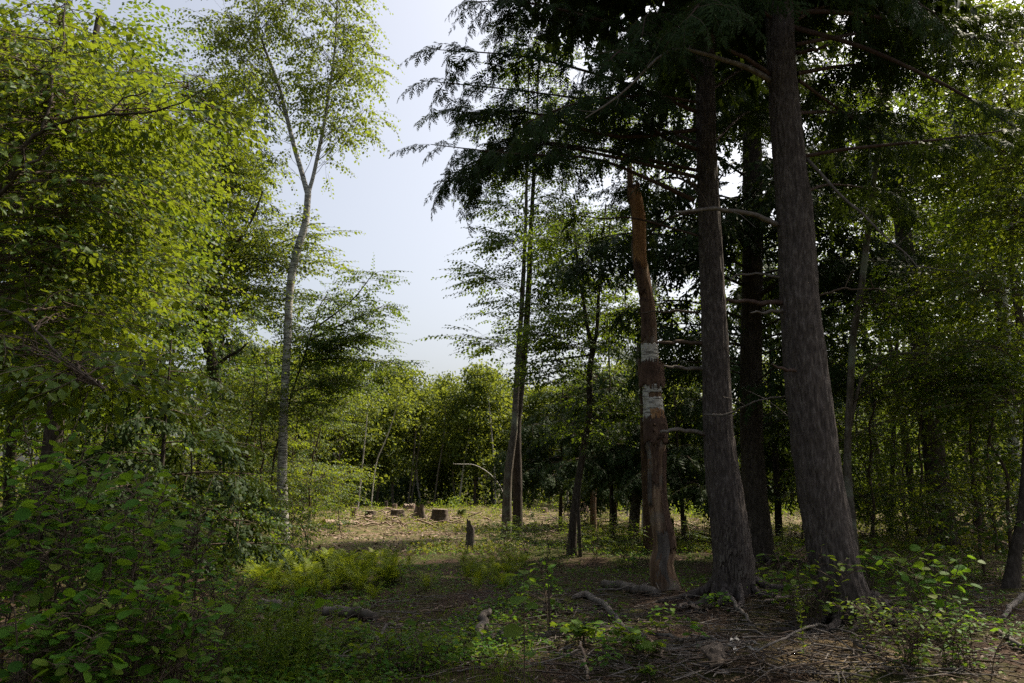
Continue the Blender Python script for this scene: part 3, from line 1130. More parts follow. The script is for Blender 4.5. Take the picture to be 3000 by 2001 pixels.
def band(z_px0, z_px1, a0, a1, off, matl, name, rag=.0, seed=0, label=None, flare_=0.0):
    """a curved sheet of bark round the snag between two pixel rows, a0..a1 degrees (270 faces the lens)"""
    za, zb = P(1915, z_px0, DS)[2], P(1915, z_px1, DS)[2]
    r = np.random.default_rng(seed)
    n, mrow = 26, 12
    A = np.radians(np.linspace(a0, a1, n))
    jag0, jag1 = r.uniform(-1, 1, n) * rag, r.uniform(-1, 1, n) * rag
    outer, inner = [], []
    for i_ in range(mrow):
        f = i_ / (mrow - 1)
        for j_ in range(n):
            z = za + (zb - za) * f + jag0[j_] * (1 - f) + jag1[j_] * f
            k = int(np.argmin(np.abs(cS[:, 2] - z)))
            edge = abs(j_ / (n - 1) - .5) * 2
            ro = rS[k] + off + flare_ * edge ** 3 + .004 * r.uniform(-1, 1)
            d = np.array((math.cos(A[j_]), math.sin(A[j_]), 0))
            q = np.array((cS[k, 0], cS[k, 1], z))
            outer.append(q + d * (ro + .006))
            inner.append(q + d * (ro - .004))
    V = np.array(outer + inner)
    N_ = n * mrow
    Fc = []
    for i_ in range(mrow - 1):
        for j_ in range(n - 1):
            a_ = i_ * n + j_
            Fc.append((a_, a_ + 1, a_ + n + 1, a_ + n))
            Fc.append((N_ + a_ + n, N_ + a_ + n + 1, N_ + a_ + 1, N_ + a_))
    for j_ in range(n - 1):
        Fc.append((j_, N_ + j_, N_ + j_ + 1, j_ + 1))
        e = (mrow - 1) * n + j_
        Fc.append((e + 1, N_ + e + 1, N_ + e, e))
    for i_ in range(mrow - 1):
        a_ = i_ * n
        Fc.append((a_, a_ + n, N_ + a_ + n, N_ + a_))
        a_ += n - 1
        Fc.append((a_ + n, a_, N_ + a_, N_ + a_ + n))
    mb_ = MB()
    mb_.add(V, Fc, 0, True)
    o_ = mb_.build(name, matl, ts, sb)
    if label:
        o_['label'] = label
    return o_


band(1066, 1010, 150, 400, .010, M['white_bark'], 'bark_band', .022, 1)
band(1152, 1128, 170, 400, .010, M['white_bark'], 'bark_band', .014, 2)
band(1208, 1166, 165, 400, .010, M['white_bark'], 'bark_band', .018, 3)
band(1172, 1146, 172, 235, .012, M['white_bark'], 'bark_strip', .004, 4)
band(1232, 1204, 172, 246, .012, M['white_bark'], 'bark_strip', .02, 5)
band(1132, 1062, 185, 360, .018, M['rot_bark'], 'bark_flap', .065, 6, 'torn reddish bark sheet peeling away at both edges', .055)
band(1000, 880, 150, 268, .010, M['rot_bark'], 'bark_flap', .05, 7)
band(860, 770, 190, 262, .010, M['rot_bark'], 'bark_flap', .06, 8)
band(1300, 1222, 190, 370, .016, M['rot_bark'], 'bark_collar', .05, 9)
band(1610, 1440, 285, 372, .008, M['rot_bark'], 'bark_flap', .07, 10)
band(1712, 1560, 225, 285, .008, M['grey_wood'], 'bark_flap', .06, 12)
band(1560, 1330, 300, 350, .008, M['rot_bark'], 'bark_flap', .08, 13)
band(1420, 1310, 235, 275, .007, M['rot_bark'], 'bark_flap', .07, 14)
band(790, 552, 205, 325, .006, M['orange_wood'], 'exposed_wood', .07, 15, 'orange splintered wood below the broken top')
band(1228, 1200, 240, 330, .012, M['orange_wood'], 'exposed_wood', .02, 16)
band(1480, 1290, 186, 226, .006, M['grey_wood'], 'bark_strip', .05, 11)
mb = MB()
bc = P(1920, 1268, DS - .03)
for k in range(26):
    a = random.uniform(0, 6.28)
    d = np.array((math.cos(a) * .8, math.sin(a) * .8 - .2, random.uniform(-.4, .4)))
    p0 = bc + d * .11 + (0, 0, random.uniform(-.09, .09))
    mb.tube([p0, p0 + d * .05, p0 + d * random.uniform(.06, .12)], [.03, .022, .006], 5, 0)
mb.build('burl', M['rot_bark'], ts, sb)

# ------------------------------------------------------------------ paper birch on the left
bb = G(828, 1590)
DB = float(bb[1])
bp, br = px_path([(828, 1585, DB, 36), (827, 1450, DB, 31), (826, 1400, DB, 28), (829, 1276, DB, 26), (834, 1150, DB, 24), (841, 1021, DB, 23), (846, 893, DB, 22.5), (855, 800, DB, 23), (866, 757, DB, 24),
                  (876, 715, DB, 23), (893, 660, DB, 22), (899, 610, DB, 20), (903, 556, DB, 19)])
p_, r_ = ground_start(bp, br)
f1 = px_path([(901, 566, DB, 17), (884, 505, DB, 15), (862, 430, DB, 14), (842, 350, DB, 13), (820, 262, DB, 11), (795, 190, DB, 9), (768, 120, DB, 7), (745, 20, DB, 5), (735, -130, DB, 3)])
f2 = px_path([(904, 562, DB, 14), (918, 515, DB, 12), (938, 420, DB, 11), (952, 350, DB, 10), (962, 280, DB, 9), (976, 190, DB, 7), (985, 80, DB, 6), (990, -120, DB, 3)])
tree('birch_tree', 'tall forked paper birch with whitish trunk standing alone against the sky', 'tree', p_, r_, M['birch'],
     [(710, 60, DB, 90, 110, 1.3, 22), (800, 30, DB, 80, 90, 1.2, 16), (655, 125, DB, 35, 35, .8, 5), (760, 210, DB, 80, 70, 1.0, 10), (980, 60, DB, 85, 120, 1.3, 23), (1025, 205, DB, 50, 80, 1.0, 12), (930, 220, DB, 80, 110, 1.1, 14),
      (1060, 325, DB, 30, 25, .6, 3), (1000, 340, DB, 90, 60, .9, 10), (905, 310, DB, 50, 50, .9, 5), (820, 445, DB, 25, 25, .5, 2), (935, 480, DB, 30, 20, .4, 1), (990, 400, DB, 50, 30, .5, 4), (800, -150, DB, 240, 130, 1.8, 30),
      (910, 380, DB, 30, 30, .5, 2), (815, 320, DB, 30, 40, .5, 2)],
     TW_BIRCH, 5.2, M['birch_leaf'], 31, None, 20, 140, .006, .05, forks=[f1, f2], sig=.32, flat=.75, rise=1.1, lim=.010, out=.5, droop=-.22, scale=1.42)

# ------------------------------------------------------------------ trees on the left edge
# nearest: limbs reach in from a trunk just outside the frame
def limb_tree(label, base, trunk, limbs, blobs, tpls, per, leafm, seed, group=None, **kw):
    r = np.random.default_rng(seed)
    t = thing('leafy_tree', label, 'tree', base, group)
    mb = MB()
    c, _ = bark_trunk(mb, trunk[0], trunk[1], 18, 60, .008, .05, 5, 0, seed, 2, 16)
    mb.build('trunk', M['dark_bark'], t, base)
    ax = [c]
    for lp in limbs:
        pts, rad = px_path(lp)
        pr = smooth_path(np.column_stack([pts, rad]), 26)
        m2 = MB()
        w = wobble(pr[:, :3], .02, seed + len(ax))
        m2.tube(w, np.maximum(pr[:, 3], .004), 8, 0)
        m2.build('branch', M['dark_bark'], t, base)
        ax.append(w)
    cl = blob_clusters(blobs, r)
    ml, mt = MB(), MB()
    leafy(ml, mt, np.concatenate(ax), cl, tpls, per, r, **kw)
    mt.build('twigs', M['twig'], t, base)['kind'] = 'stuff'
    ml.build('crown', [leafm, M['twig']], t, base)
    return t


bA = np.array((-6.1, 7.6, hz(-6.1, 7.6)))
limb_tree('near leafy tree on the left whose arching dark limbs reach in from outside the picture', bA,
          ([bA - (0, 0, .1), bA + (.05, .1, 2.2), bA + (.1, .2, 5), bA + (0, .3, 9)], [.17, .14, .11, .05]),
          [[(-260, 760, 7.6, 22), (0, 560, 7.4, 17), (70, 425, 7.3, 14), (122, 380, 7.3, 12), (214, 352, 7.2, 10), (306, 344, 7.2, 8), (418, 326, 7.1, 6), (530, 300, 7.0, 4), (600, 262, 7, 3)],
           [(122, 380, 7.3, 10), (143, 316, 7.4, 9), (158, 225, 7.5, 8), (178, 153, 7.6, 7), (189, 60, 7.7, 6), (192, -40, 7.8, 4)],
           [(306, 335, 7.2, 6), (377, 286, 7.3, 5), (490, 250, 7.3, 4), (556, 237, 7.3, 3)],
           [(-260, 860, 7.6, 16), (20, 540, 6.9, 11), (90, 480, 6.8, 8), (150, 430, 6.8, 6)],
           [(-250, 900, 7.4, 14), (0, 905, 6.6, 9), (90, 960, 6.2, 7), (200, 1060, 6.0, 5), (300, 1140, 5.9, 3)]],
          [(60, 170, 8.3, 120, 110, .7, 18), (180, 350, 8.0, 150, 90, .8, 20), (370, 350, 7.7, 70, 18, .4, 6), (250, 290, 8.1, 60, 40, .6, 7), (60, 460, 7.8, 120, 110, .8, 16), (200, 560, 7.9, 160, 90, .8, 18), (90, 720, 7.9, 160, 120, .8, 20),
           (270, 740, 8.1, 110, 90, .8, 12), (110, 910, 7.4, 160, 60, .7, 14), (60, 1010, 6.8, 90, 40, .5, 8), (210, 1080, 6.5, 90, 30, .4, 7), (310, 1120, 6.4, 40, 20, .3, 3), (-60, 60, 8.5, 120, 150, .8, 8), (480, 318, 7.5, 30, 8, .2, 2), (540, 262, 7.3, 15, 8, .1, 1), (195, 60, 8.0, 40, 60, .3, 4)],
          TW_NEAR, 5.5, M['near_leaf'], 41, sig=.25, flat=.32, rise=.3, lim=.008, out=.7, droop=-.18, scale=1.05)

bA2 = GX(120, 12.5)
limb_tree('leafy tree with dark trunk right behind the near overhanging limbs', bA2,
          ([bA2 - (0, 0, .1), bA2 + (.1, 0, 3), bA2 + (-.1, .1, 6.5), bA2 + (0, .2, 10)], [.16, .13, .10, .04]), [],
          [(230, 330, 12.5, 180, 160, 1.2, 26), (280, 210, 13, 40, 50, .7, 7), (110, 190, 12.5, 120, 110, 1.2, 12), (370, 560, 12.5, 160, 150, 1.1, 26), (150, 650, 12.5, 200, 150, 1.2, 24), (330, 830, 12.5, 220, 110, 1.1, 26), (60, 900, 12.5, 160, 110, 1, 14),
           (420, 470, 12.8, 50, 70, .9, 8), (180, 1010, 12.4, 160, 60, .8, 10)],
          TW_MID, 7, M['mid_leaf'], 43, sig=.36, flat=.45, rise=.5, lim=.012, scale=1.15)

bM = GX(640, 26)
DM = 26.0
mp, mr_ = px_path([(636, 1180, DM, 34), (628, 1095, DM, 33), (597, 953, DM, 31), (592, 857, DM, 28), (598, 800, DM, 24), (580, 720, DM, 20), (545, 600, DM, 16), (530, 430, DM, 11), (540, 220, DM, 5)])
mp2, mr2 = ground_start([P(640, 1400, DM)] + mp, [.14] + mr_)
ff = px_path([(598, 880, DM, 18), (640, 800, DM, 15), (690, 720, DM - .2, 11), (740, 640, DM - .3, 7), (770, 560, DM - .4, 4)])
f3 = px_path([(628, 1085, DM, 12), (660, 1050, DM - .2, 10), (700, 1028, DM - .4, 8), (725, 1005, DM - .5, 4)])
tree('maple_tree', 'sunlit maple with crooked dark trunk and wide crown, left of the birch', 'tree', mp2, mr2, M['dark_bark'],
     [(590, 360, DM, 70, 110, 1.2, 22), (520, 530, DM, 160, 130, 1.4, 34), (650, 520, DM, 60, 100, 1.0, 17), (680, 690, DM, 90, 40, 1.0, 10), (780, 660, DM + .4, 40, 25, .5, 3), (560, 700, DM, 170, 90, 1.3, 22), (640, 840, DM, 150, 60, 1.1, 14),
      (790, 745, DM - .4, 90, 25, .6, 6), (890, 690, DM - .5, 45, 12, .3, 2), (920, 775, DM - .5, 30, 12, .3, 2), (440, 820, DM, 120, 90, 1.1, 14), (560, 250, DM, 35, 50, .6, 5), (640, 300, DM, 25, 40, .5, 3), (690, 490, DM, 15, 40, .6, 3), (760, 880, DM, 70, 40, .6, 5), (520, 930, DM, 120, 50, .9, 9)],
     TW_MID, 14, M['mid_leaf'], 45, None, 14, 80, .010, .05, forks=[ff, f3], sig=.52, flat=.30, rise=.4, lim=.014, scale=1.42, droop=-.05)


def conifer(name, label, base, H, Rr, seed, group=None, matl='fir_needle', bark='dark_bark', step=.22, z0=.6, dens=3.4, scale=1.2, rise=-.05, rad=.12):
    r = np.random.default_rng(seed)
    t = thing(name, label, 'tree', base, group)
    base = np.array(base, float)
    c = np.linspace(base - (0, 0, .1), base + (r.normal(0, .1), r.normal(0, .1), H), 40)
    mt = MB()
    mt.tube(c, np.linspace(rad, .012, 40), 10, 0)
    mt.build('trunk', M[bark], t, base)
    nb, wb_ = MB(), MB()
    whorls(nb, wb_, c, r, base[2] + z0, base[2] + H - .15, step, lambda f: Rr * (1 - f) ** .8 + .25, .12, dens, scale, rise)
    wb_.build('branches', M['twig'], t, base)['kind'] = 'stuff'
    nb.build('foliage', [M[matl], M['twig']], t, base)
    return t


sb1 = GX(620, 34)
conifer('spruce_tree', 'bluish green spruce whose narrow top rises between the maple and the birch', sb1, float(P(620, 175, 34)[2]), 2.4, 51, step=.36, z0=4.5, dens=2.4, scale=1.9, rise=.02, rad=.18)
conifer('hemlock_sapling', 'dark layered young hemlock in shade beneath the sunlit maple', GX(470, 13.0), 4.1, 2.1, 53, 'young hemlocks under the trees', 'needle', step=.17, z0=.35, dens=4.5, scale=1.0, rise=.03, rad=.06)
conifer('hemlock_sapling', 'low dark young hemlock just left of the birch foot', GX(700, 18.5), 2.1, 1.1, 55, 'young hemlocks under the trees', 'fir_needle', step=.15, z0=.2, dens=4.5, scale=.85, rise=.05, rad=.04)
conifer('hemlock_sapling', 'small dark young hemlock among trunks near the left edge', GX(300, 15.5), 3.4, 1.7, 56, 'young hemlocks under the trees', 'needle', step=.18, z0=.4, dens=4.2, scale=1.0, rise=.03, rad=.05)

# young beech behind the birch, branches reaching right over the clearing
DY = 25.5
yb, yr = px_path([(806, 1330, DY, 7), (853, 1160, DY, 6), (886, 1060, DY, 5.5), (905, 1000, DY, 5), (918, 960, DY, 4), (935, 900, DY, 3), (960, 860, DY, 2)])
yb2, yr2 = ground_start([P(795, 1450, DY)] + yb, [.035] + yr)
ybl = [[(918, 965, DY, 6), (980, 920, DY - .3, 5), (1040, 870, DY - .5, 4), (1092, 803, DY - .7, 2)], [(905, 1000, DY, 6), (980, 960, DY - .3, 5), (1050, 930, DY - .6, 4), (1112, 902, DY - .8, 2)], [(886, 1060, DY, 6), (980, 1050, DY - .3, 5), (1060, 1056, DY - .6, 4), (1142, 1062, DY - .8, 2)],
       [(900, 1010, DY, 5), (980, 1000, DY, 4), (1050, 990, DY, 3), (1105, 992, DY, 2)]]
ext = []
for lp in ybl:
    s = smooth_path([P(a, b, d) for a, b, d, w in lp], 9)
    ext += list(s[1:])
tree('beech_tree', 'slender young beech with flat leafy branches stretched over the clearing right of birch', 'tree', yb2, yr2, M['dark_bark'],
     [(900, 1010, DY, 60, 40, .6, 6), (960, 1000, DY, 80, 30, .7, 6), (930, 1110, DY, 90, 30, .8, 8), (1010, 1130, DY, 80, 25, .7, 6), (880, 1200, DY, 90, 40, .8, 8), (930, 880, DY, 40, 30, .5, 3), (870, 940, DY, 50, 40, .6, 4)],
     TW_MID, 13, M['maple_leaf'], 47, None, 8, 40, .003, .0, forks=[px_path(l_) for l_ in ybl], extra=np.array(ext), sig=.28, flat=.3, rise=.3, lim=.008, scale=1.12, droop=-.1)

# ------------------------------------------------------------------ maples in the middle
DT = 25.0
a_, b_ = px_path([(1484, 1540, DT, 25), (1487, 1420, DT, 24), (1495, 1340, DT, 22), (1506, 1263, DT, 19), (1510, 1187, DT, 18), (1519, 1034, DT, 16), (1528, 900, DT, 14), (1540, 650, DT, 10), (1545, 400, DT, 6), (1550, 150, DT, 3)])
a_, b_ = ground_start(a_, b_)
tree('maple_tree', 'tall maple with lighter ridged trunk, one of a close pair beside the clearing', 'tree', a_, b_, M['maple_bark'],
     [(1460, 820, DT, 45, 20, .6, 5), (1395, 810, DT - .2, 12, 6, .2, 2), (1450, 1005, DT, 30, 10, .4, 3), (1400, 992, DT, 8, 5, .1, 1), (1490, 880, DT, 25, 25, .5, 2), (1490, 720, DT, 45, 40, .8, 7), (1470, 610, DT, 40, 30, .7, 5), (1520, 490, DT, 70, 60, 1, 11),
      (1550, 330, DT, 110, 90, 1.2, 16), (1560, 170, DT, 70, 80, 1, 12), (1470, 930, DT, 30, 8, .4, 1)],
     TW_MID, 10, M['maple_leaf'], 61, 'pair of maples beside the clearing', 12, 90, .010, .06, sig=.36, flat=.35, rise=.45, lim=.012, scale=1.25)
a_, b_ = px_path([(1516, 1545, DT + .5, 28), (1516, 1400, DT + .5, 26), (1514, 1263, DT + .5, 24), (1520, 1187, DT + .5, 23), (1532, 1080, DT + .5, 20), (1540, 985, DT + .5, 19), (1548, 860, DT + .5, 17), (1557, 650, DT + .5, 13), (1570, 400, DT + .5, 8), (1580, 150, DT + .5, 4)])
a_, b_ = ground_start(a_, b_)
tree('maple_tree', 'tall maple with darker trunk crossing in front of its lighter twin by the clearing', 'tree', a_, b_, M['dark_bark'],
     [(1600, 760, DT, 70, 50, .9, 9), (1620, 620, DT, 80, 60, 1, 12), (1650, 470, DT, 100, 70, 1.2, 14), (1600, 900, DT, 50, 40, .7, 6), (1700, 350, DT, 100, 80, 1.2, 14), (1640, 840, DT, 50, 40, .7, 5), (1560, 980, DT, 40, 20, .5, 3)],
     TW_MID, 11, M['maple_leaf'], 63, 'pair of maples beside the clearing', 12, 90, .010, .06, sig=.36, flat=.35, rise=.45, lim=.012, scale=1.25)
D4 = 18.0
a_, b_ = px_path([(1676, 1600, D4, 22), (1684, 1480, D4, 20), (1712, 1300, D4, 19), (1727, 1206, D4, 18), (1727, 1091, D4, 17), (1737, 1015, D4, 16), (1726, 980, D4, 12), (1712, 900, D4, 10), (1690, 750, D4, 8), (1680, 600, D4, 5)])
a_, b_ = ground_start(a_, b_)
f4 = px_path([(1737, 1016, D4, 13), (1748, 975, D4, 11), (1752, 900, D4, 10), (1760, 760, D4, 8), (1775, 600, D4, 5)])
f5 = px_path([(1735, 1040, D4, 6), (1690, 1045, D4 - .2, 5), (1630, 1056, D4 - .4, 4), (1570, 1062, D4 - .5, 2)])
tree('maple_tree', 'young dark maple forking low above the clearing, left of the snag', 'tree', a_, b_, M['dark_bark'],
     [(1640, 1060, D4 - .4, 60, 14, .3, 5), (1600, 1105, D4 - .4, 35, 18, .3, 4), (1650, 1010, D4, 60, 18, .5, 5), (1620, 960, D4, 60, 25, .6, 5), (1680, 930, D4, 60, 30, .6, 6), (1790, 950, D4, 50, 30, .6, 5), (1780, 830, D4, 60, 50, .8, 8), (1690, 800, D4, 70, 50, .8, 8), (1740, 680, D4, 90, 60, 1, 12), (1650, 700, D4, 60, 50, .7, 7)],
     TW_MID, 9, M['maple_leaf'], 65, None, 10, 70, .006, .04, forks=[f4, f5], sig=.28, flat=.25, rise=.3, lim=.009, scale=1.0)
a_, b_ = px_path([(1700, 1610, 17.6, 12), (1694, 1480, 17.6, 10), (1700, 1400, 17.6, 8), (1712, 1300, 17.6, 6), (1730, 1180, 17.6, 4)])
a_, b_ = ground_start(a_, b_)
tree('sapling', 'thin dark sapling close beside the forked young maple', 'tree', a_, b_, M['dark_bark'], [(1700, 1270, 17.6, 70, 40, .6, 7), (1740, 1180, 17.6, 60, 40, .6, 6)], TW_MID, 7, M['maple_leaf'], 66, None, 7, 30, .002, sig=.22, flat=.35, lim=.006, scale=.9)
# a pale birch seen behind the snag
a_, b_ = px_path([(1890, 1500, 27, 20), (1905, 1200, 27, 18), (1918, 800, 27, 16), (1926, 560, 27, 14), (1932, 350, 27, 10)])
a_, b_ = ground_start(a_, b_)
tree('birch_tree', 'white birch trunk half hidden directly behind the broken snag', 'tree', a_, b_, M['birch_clean'],
     [(1900, 420, 27, 120, 100, 1.5, 16), (1960, 250, 27, 120, 100, 1.4, 14), (1860, 650, 27, 80, 60, 1.2, 8)], TW_MID, 14, M['maple_leaf'], 67, None, 10, 50, .003, sig=.45, flat=.35, scale=1.25)


# ------------------------------------------------------------------ woodland trees: one of each kind, then copies
def proto_tree(name, cat, H, Rr, seed, bark, leafm, tpls, ncl, per, z0=.3, rad=.14, sig=.5, flat=.3, lean=.04, scale=1.0, limbs=True, stems=False, lim=.012):
    r = np.random.default_rng(seed)
    t = thing(name, None, cat, (0, 0, 0))
    n = 14
    zz = np.linspace(-.15, H * .96, n)
    c = np.stack([np.cumsum(r.normal(0, .05, n)) + zz * r.normal(0, lean), np.cumsum(r.normal(0, .05, n)) + zz * r.normal(0, lean), zz], -1)
    mt = MB()
    mt.tube(smooth_path(c, 24), rad * (1 - .88 * np.linspace(0, 1, 24)) + .01, 8, 0)
    mt.build('trunk', bark, t)
    cl = []
    while len(cl) < ncl:
        f = r.uniform(z0, 1)
        g_ = (f - z0) / (1 - z0)
        rr = Rr * (math.sin(math.pi * min(1, g_ * .85 + .12)) ** .7) * math.sqrt(r.uniform(.02, 1))
        a = r.uniform(0, 6.283)
        k = min(n - 1, int(f * n))
        cl.append((c[k, 0] + rr * math.cos(a), c[k, 1] + rr * math.sin(a), f * H + r.normal(0, .15)))
    ml, mb_ = MB(), MB()
    leafy(ml, mb_, c, np.array(cl), tpls, per, r, sig=sig, flat=flat, rise=.55, lim=lim, stems=stems, limbs=limbs, scale=scale)
    if mb_.V:
        mb_.build('branches', M['twig'], t)['kind'] = 'stuff'
    ml.build('crown', [leafm, M['twig']], t)
    return t


used = set()


def place(proto, loc, label, group=None, sc=1.0, rz=None, szz=None):
    """first use moves the prototype itself, later uses copy it with its parts"""
    if proto.name in used:
        o = copy_tree(proto)
    else:
        o = proto
        used.add(proto.name)
    o.location = tuple(float(c) for c in loc)
    o.rotation_euler = (0, 0, random.uniform(0, 6.28) if rz is None else rz)
    o.scale = (sc, sc, sc if szz is None else szz)
    if 'group' in o:
        del o['group']
    o['label'] = label
    if group:
        o['group'] = group
    return o


WD = M['dark_bark']
pw = [proto_tree('broadleaf_tree', 'tree', 13.0, 2.7, 301, WD, M['maple_leaf'], TW_WOOD, 72, 8, .22, .15),
      proto_tree('broadleaf_tree', 'tree', 14.5, 2.4, 302, M['maple_bark'], M['maple_leaf'], TW_WOOD, 72, 8, .30, .13),
      proto_tree('broadleaf_tree', 'tree', 11.5, 2.9, 303, WD, M['maple_leaf'], TW_WOOD, 72, 8, .16, .12),
      proto_tree('broadleaf_tree', 'tree', 15.0, 2.6, 304, M['birch_old'], M['wood_leaf'], TW_WOOD, 68, 8, .36, .12)]
ps = [proto_tree('leafy_sapling', 'sapling', 4.2, 1.15, 311, M['twig'], M['wood_leaf'], TW_MID, 22, 8, .12, .025, .26, .3, .05, 1.0, True, True, .006),
      proto_tree('leafy_sapling', 'sapling', 3.2, 1.0, 312, M['twig'], M['maple_leaf'], TW_MID, 18, 8, .12, .02, .24, .3, .06, .95, True, True, .006),
      proto_tree('leafy_sapling', 'sapling', 5.5, 1.4, 313, M['twig'], M['wood_leaf'], TW_MID, 26, 9, .15, .03, .30, .3, .04, 1.05, True, True, .006),
      proto_tree('leafy_sapling', 'sapling', 1.5, .7, 314, M['twig'], M['maple_leaf'], TW_MID, 12, 6, .15, .012, .18, .35, .08, .8, True, True, .004)]
pf = [proto_tree('clearing_edge_tree', 'tree', 12.0, 2.6, 321, WD, M['far_leaf'], CL_FAR, 60, 7, .24, .13, .55, .5, .03, 1.0, False),
      proto_tree('clearing_edge_tree', 'tree', 13.0, 2.1, 322, M['maple_bark'], M['far_leaf'], CL_FAR, 54, 7, .30, .12, .5, .5, .03, .95, False),
      proto_tree('clearing_edge_tree', 'tree', 12.0, 1.6, 323, M['birch_old'], M['far_leaf'], CL_FAR, 40, 7, .32, .10, .45, .5, .04, .9, False),
      proto_tree('clearing_edge_tree', 'tree', 11.0, 3.1, 324, WD, M['far_leaf'], CL_FAR, 70, 7, .15, .13, .6, .5, .03, 1.0, False)]
ROUND, OVAL, NARROW, BROAD = pf

# --- right-hand wood
right = [
    # px, d, proto, scale, label
    (2770, 19.5, 0, 1.0, None),
    (2600, 29, 1, .95, 'leafy tree seen through the gap just right of the thickest hemlock'),
    (2740, 34, 3, .95, 'pale barked tree deep in the right wood behind the dark straight trunk'),
    (2880, 26, 2, 1.0, 'bushy tree in the right wood, second deep tree from the right picture edge'),
    (2990, 22, 0, 1.0, 'bushy tree of the right wood standing at the right picture edge'),
    (3100, 17, 1, 1.0, 'tree just beyond the right picture edge whose leaves hang into view'),
    (2480, 56, 2, .95, 'tree far back straight behind the thickest hemlock trunk'),
    (2830, 42, 1, .95, 'farthest tall tree among the right wood trunks'),
    (2320, 62, 0, .95, 'tree at far end of the gap between the two big hemlocks'),
    (2650, 50, 0, .9, 'distant round crown between thin sapling and dark straight trunk on the right'),
    (2950, 36, 3, .95, 'pale trunked tree deep in the wood near the right picture edge'),
    (3200, 24, 0, 1.0, 'leafy tree outside the right picture edge behind the overhanging one'),
    (3350, 15, 2, 1.05, 'wide leafy tree outside the right picture edge nearest the road'),
    (2700, 24, 2, 1.0, 'bushy tree just behind the dark straight trunk on the right'),
    (2420, 34, 3, .9, 'pale barked tree glimpsed just right of the thickest hemlock'),
    (3060, 28, 2, 1.05, 'bushy tree deep in the right wood at the very edge of view'),
    (2230, 30, 0, .9, 'leafy tree right behind the shaded third hemlock'),
    (3300, 32, 1, 1.0, 'tall tree outside the right picture edge deep in the wood'),
]
for px, d, k, s, lb in right:
    if lb:
        place(pw[k], GX(px, d), lb, 'trees of the right wood', s)
# dark straight trunk on the right
D5 = 19.5
a_, b_ = px_path([(2772, 1620, D5, 72), (2745, 1400, D5, 60), (2712, 1150, D5, 54), (2680, 900, D5, 50), (2655, 760, D5, 48), (2632, 560, D5, 44), (2612, 430, D5, 42), (2580, 200, D5, 36), (2550, -100, D5, 26)])
a_, b_ = ground_start(a_, b_)
tree('maple_tree', 'thick dark straight trunk in the right wood leaning left as it rises', 'tree', a_, b_, M['dark_bark'],
     [(2600, 250, D5, 160, 140, 1.4, 20), (2750, 420, D5, 130, 130, 1.3, 16), (2880, 300, D5, 110, 120, 1.2, 12), (2540, 500, D5, 90, 70, 1, 8), (2860, 620, D5, 130, 80, 1.2, 12), (2740, 60, D5, 130, 80, 1.2, 8), (2760, 760, D5, 100, 50, 1, 7)],
     TW_MID, 12, M['maple_leaf'], 71, None, 16, 90, .012, .12, sig=.42, flat=.3, rise=.4, lim=.013, scale=1.1)
# thin leaning tree right of the thickest hemlock
D6 = 13.2
a_, b_ = px_path([(2496, 1560, D6, 26), (2484, 1400, D6, 22), (2484, 1280, D6, 20), (2493, 1102, D6, 20), (2502, 968, D6, 20), (2524, 834, D6, 19), (2540, 700, D6, 18), (2556, 560, D6, 16), (2572, 430, D6, 13), (2580, 200, D6, 9)])
a_, b_ = ground_start(a_, b_)
f6 = px_path([(2484, 1290, D6, 10), (2520, 1120, D6, 9), (2560, 1080, D6 - .2, 8), (2600, 1050, D6 - .3, 7), (2650, 1035, D6 - .4, 6), (2740, 1040, D6 - .4, 5), (2820, 1060, D6 - .4, 4), (2950, 1110, D6 - .4, 3)])
tree('beech_tree', 'thin grey leaning tree right behind the thickest hemlock, with long arched bare limb', 'tree', a_, b_, M['maple_bark'],
     [(2620, 900, D6, 60, 30, .5, 4), (2560, 850, D6, 50, 30, .5, 3), (2720, 1080, D6 - .4, 100, 30, .5, 7), (2860, 1120, D6 - .4, 110, 40, .6, 8), (2600, 600, D6, 80, 60, .7, 5), (2640, 400, D6, 100, 70, .9, 8), (2560, 300, D6, 70, 60, .7, 5), (2950, 1080, D6 - .4, 70, 50, .5, 5), (2600, 930, D6 - .2, 40, 20, .3, 3)],
     TW_NEAR, 8, M['maple_leaf'], 73, None, 12, 80, .004, .04, forks=[f6], sig=.26, flat=.35, rise=.4, lim=.009, scale=1.05)
D7 = 20
a_, b_ = px_path([(2985, 1500, D7, 20), (2975, 1250, D7, 18), (2962, 1060, D7, 17), (2945, 900, D7, 16), (2938, 800, D7, 15), (2930, 600, D7, 12)])
a_, b_ = ground_start(a_, b_)
tree('birch_tree', 'thin whitish birch pole near the right picture edge', 'tree', a_, b_, M['birch_clean'], [(2920, 560, D7, 90, 80, 1, 10), (2960, 700, D7, 70, 50, .8, 6)], TW_MID, 12, M['wood_leaf'], 75, None, 10, 50, .003, sig=.4, flat=.35, scale=1.1)
D8 = float(G(2960, 1725)[1])
a_, b_ = px_path([(2960, 1722, D8, 34), (2975, 1620, D8, 28), (2994, 1510, D8, 26), (3010, 1300, D8, 24), (3020, 900, D8, 20), (3020, 500, D8, 14), (3010, 200, D8, 8)])
a_, b_ = ground_start(a_, b_)
tree('maple_tree', 'dark slim trunk leaning out over the right picture edge', 'tree', a_, b_, M['dark_bark'],
     [(2960, 300, D8, 110, 90, .9, 12), (2900, 480, D8, 90, 70, .8, 9), (2970, 640, D8, 80, 70, .8, 9), (2900, 820, D8, 90, 60, .8, 9), (3060, 500, D8, 100, 200, .9, 16), (2980, 100, D8, 90, 80, .9, 8), (2920, 980, D8, 70, 50, .6, 6), (2960, 1180, D8, 60, 50, .6, 5)],
     TW_NEAR, 9, M['wood_leaf'], 77, None, 12, 70, .005, .05, sig=.30, flat=.4, rise=.4, lim=.009, scale=1.05)
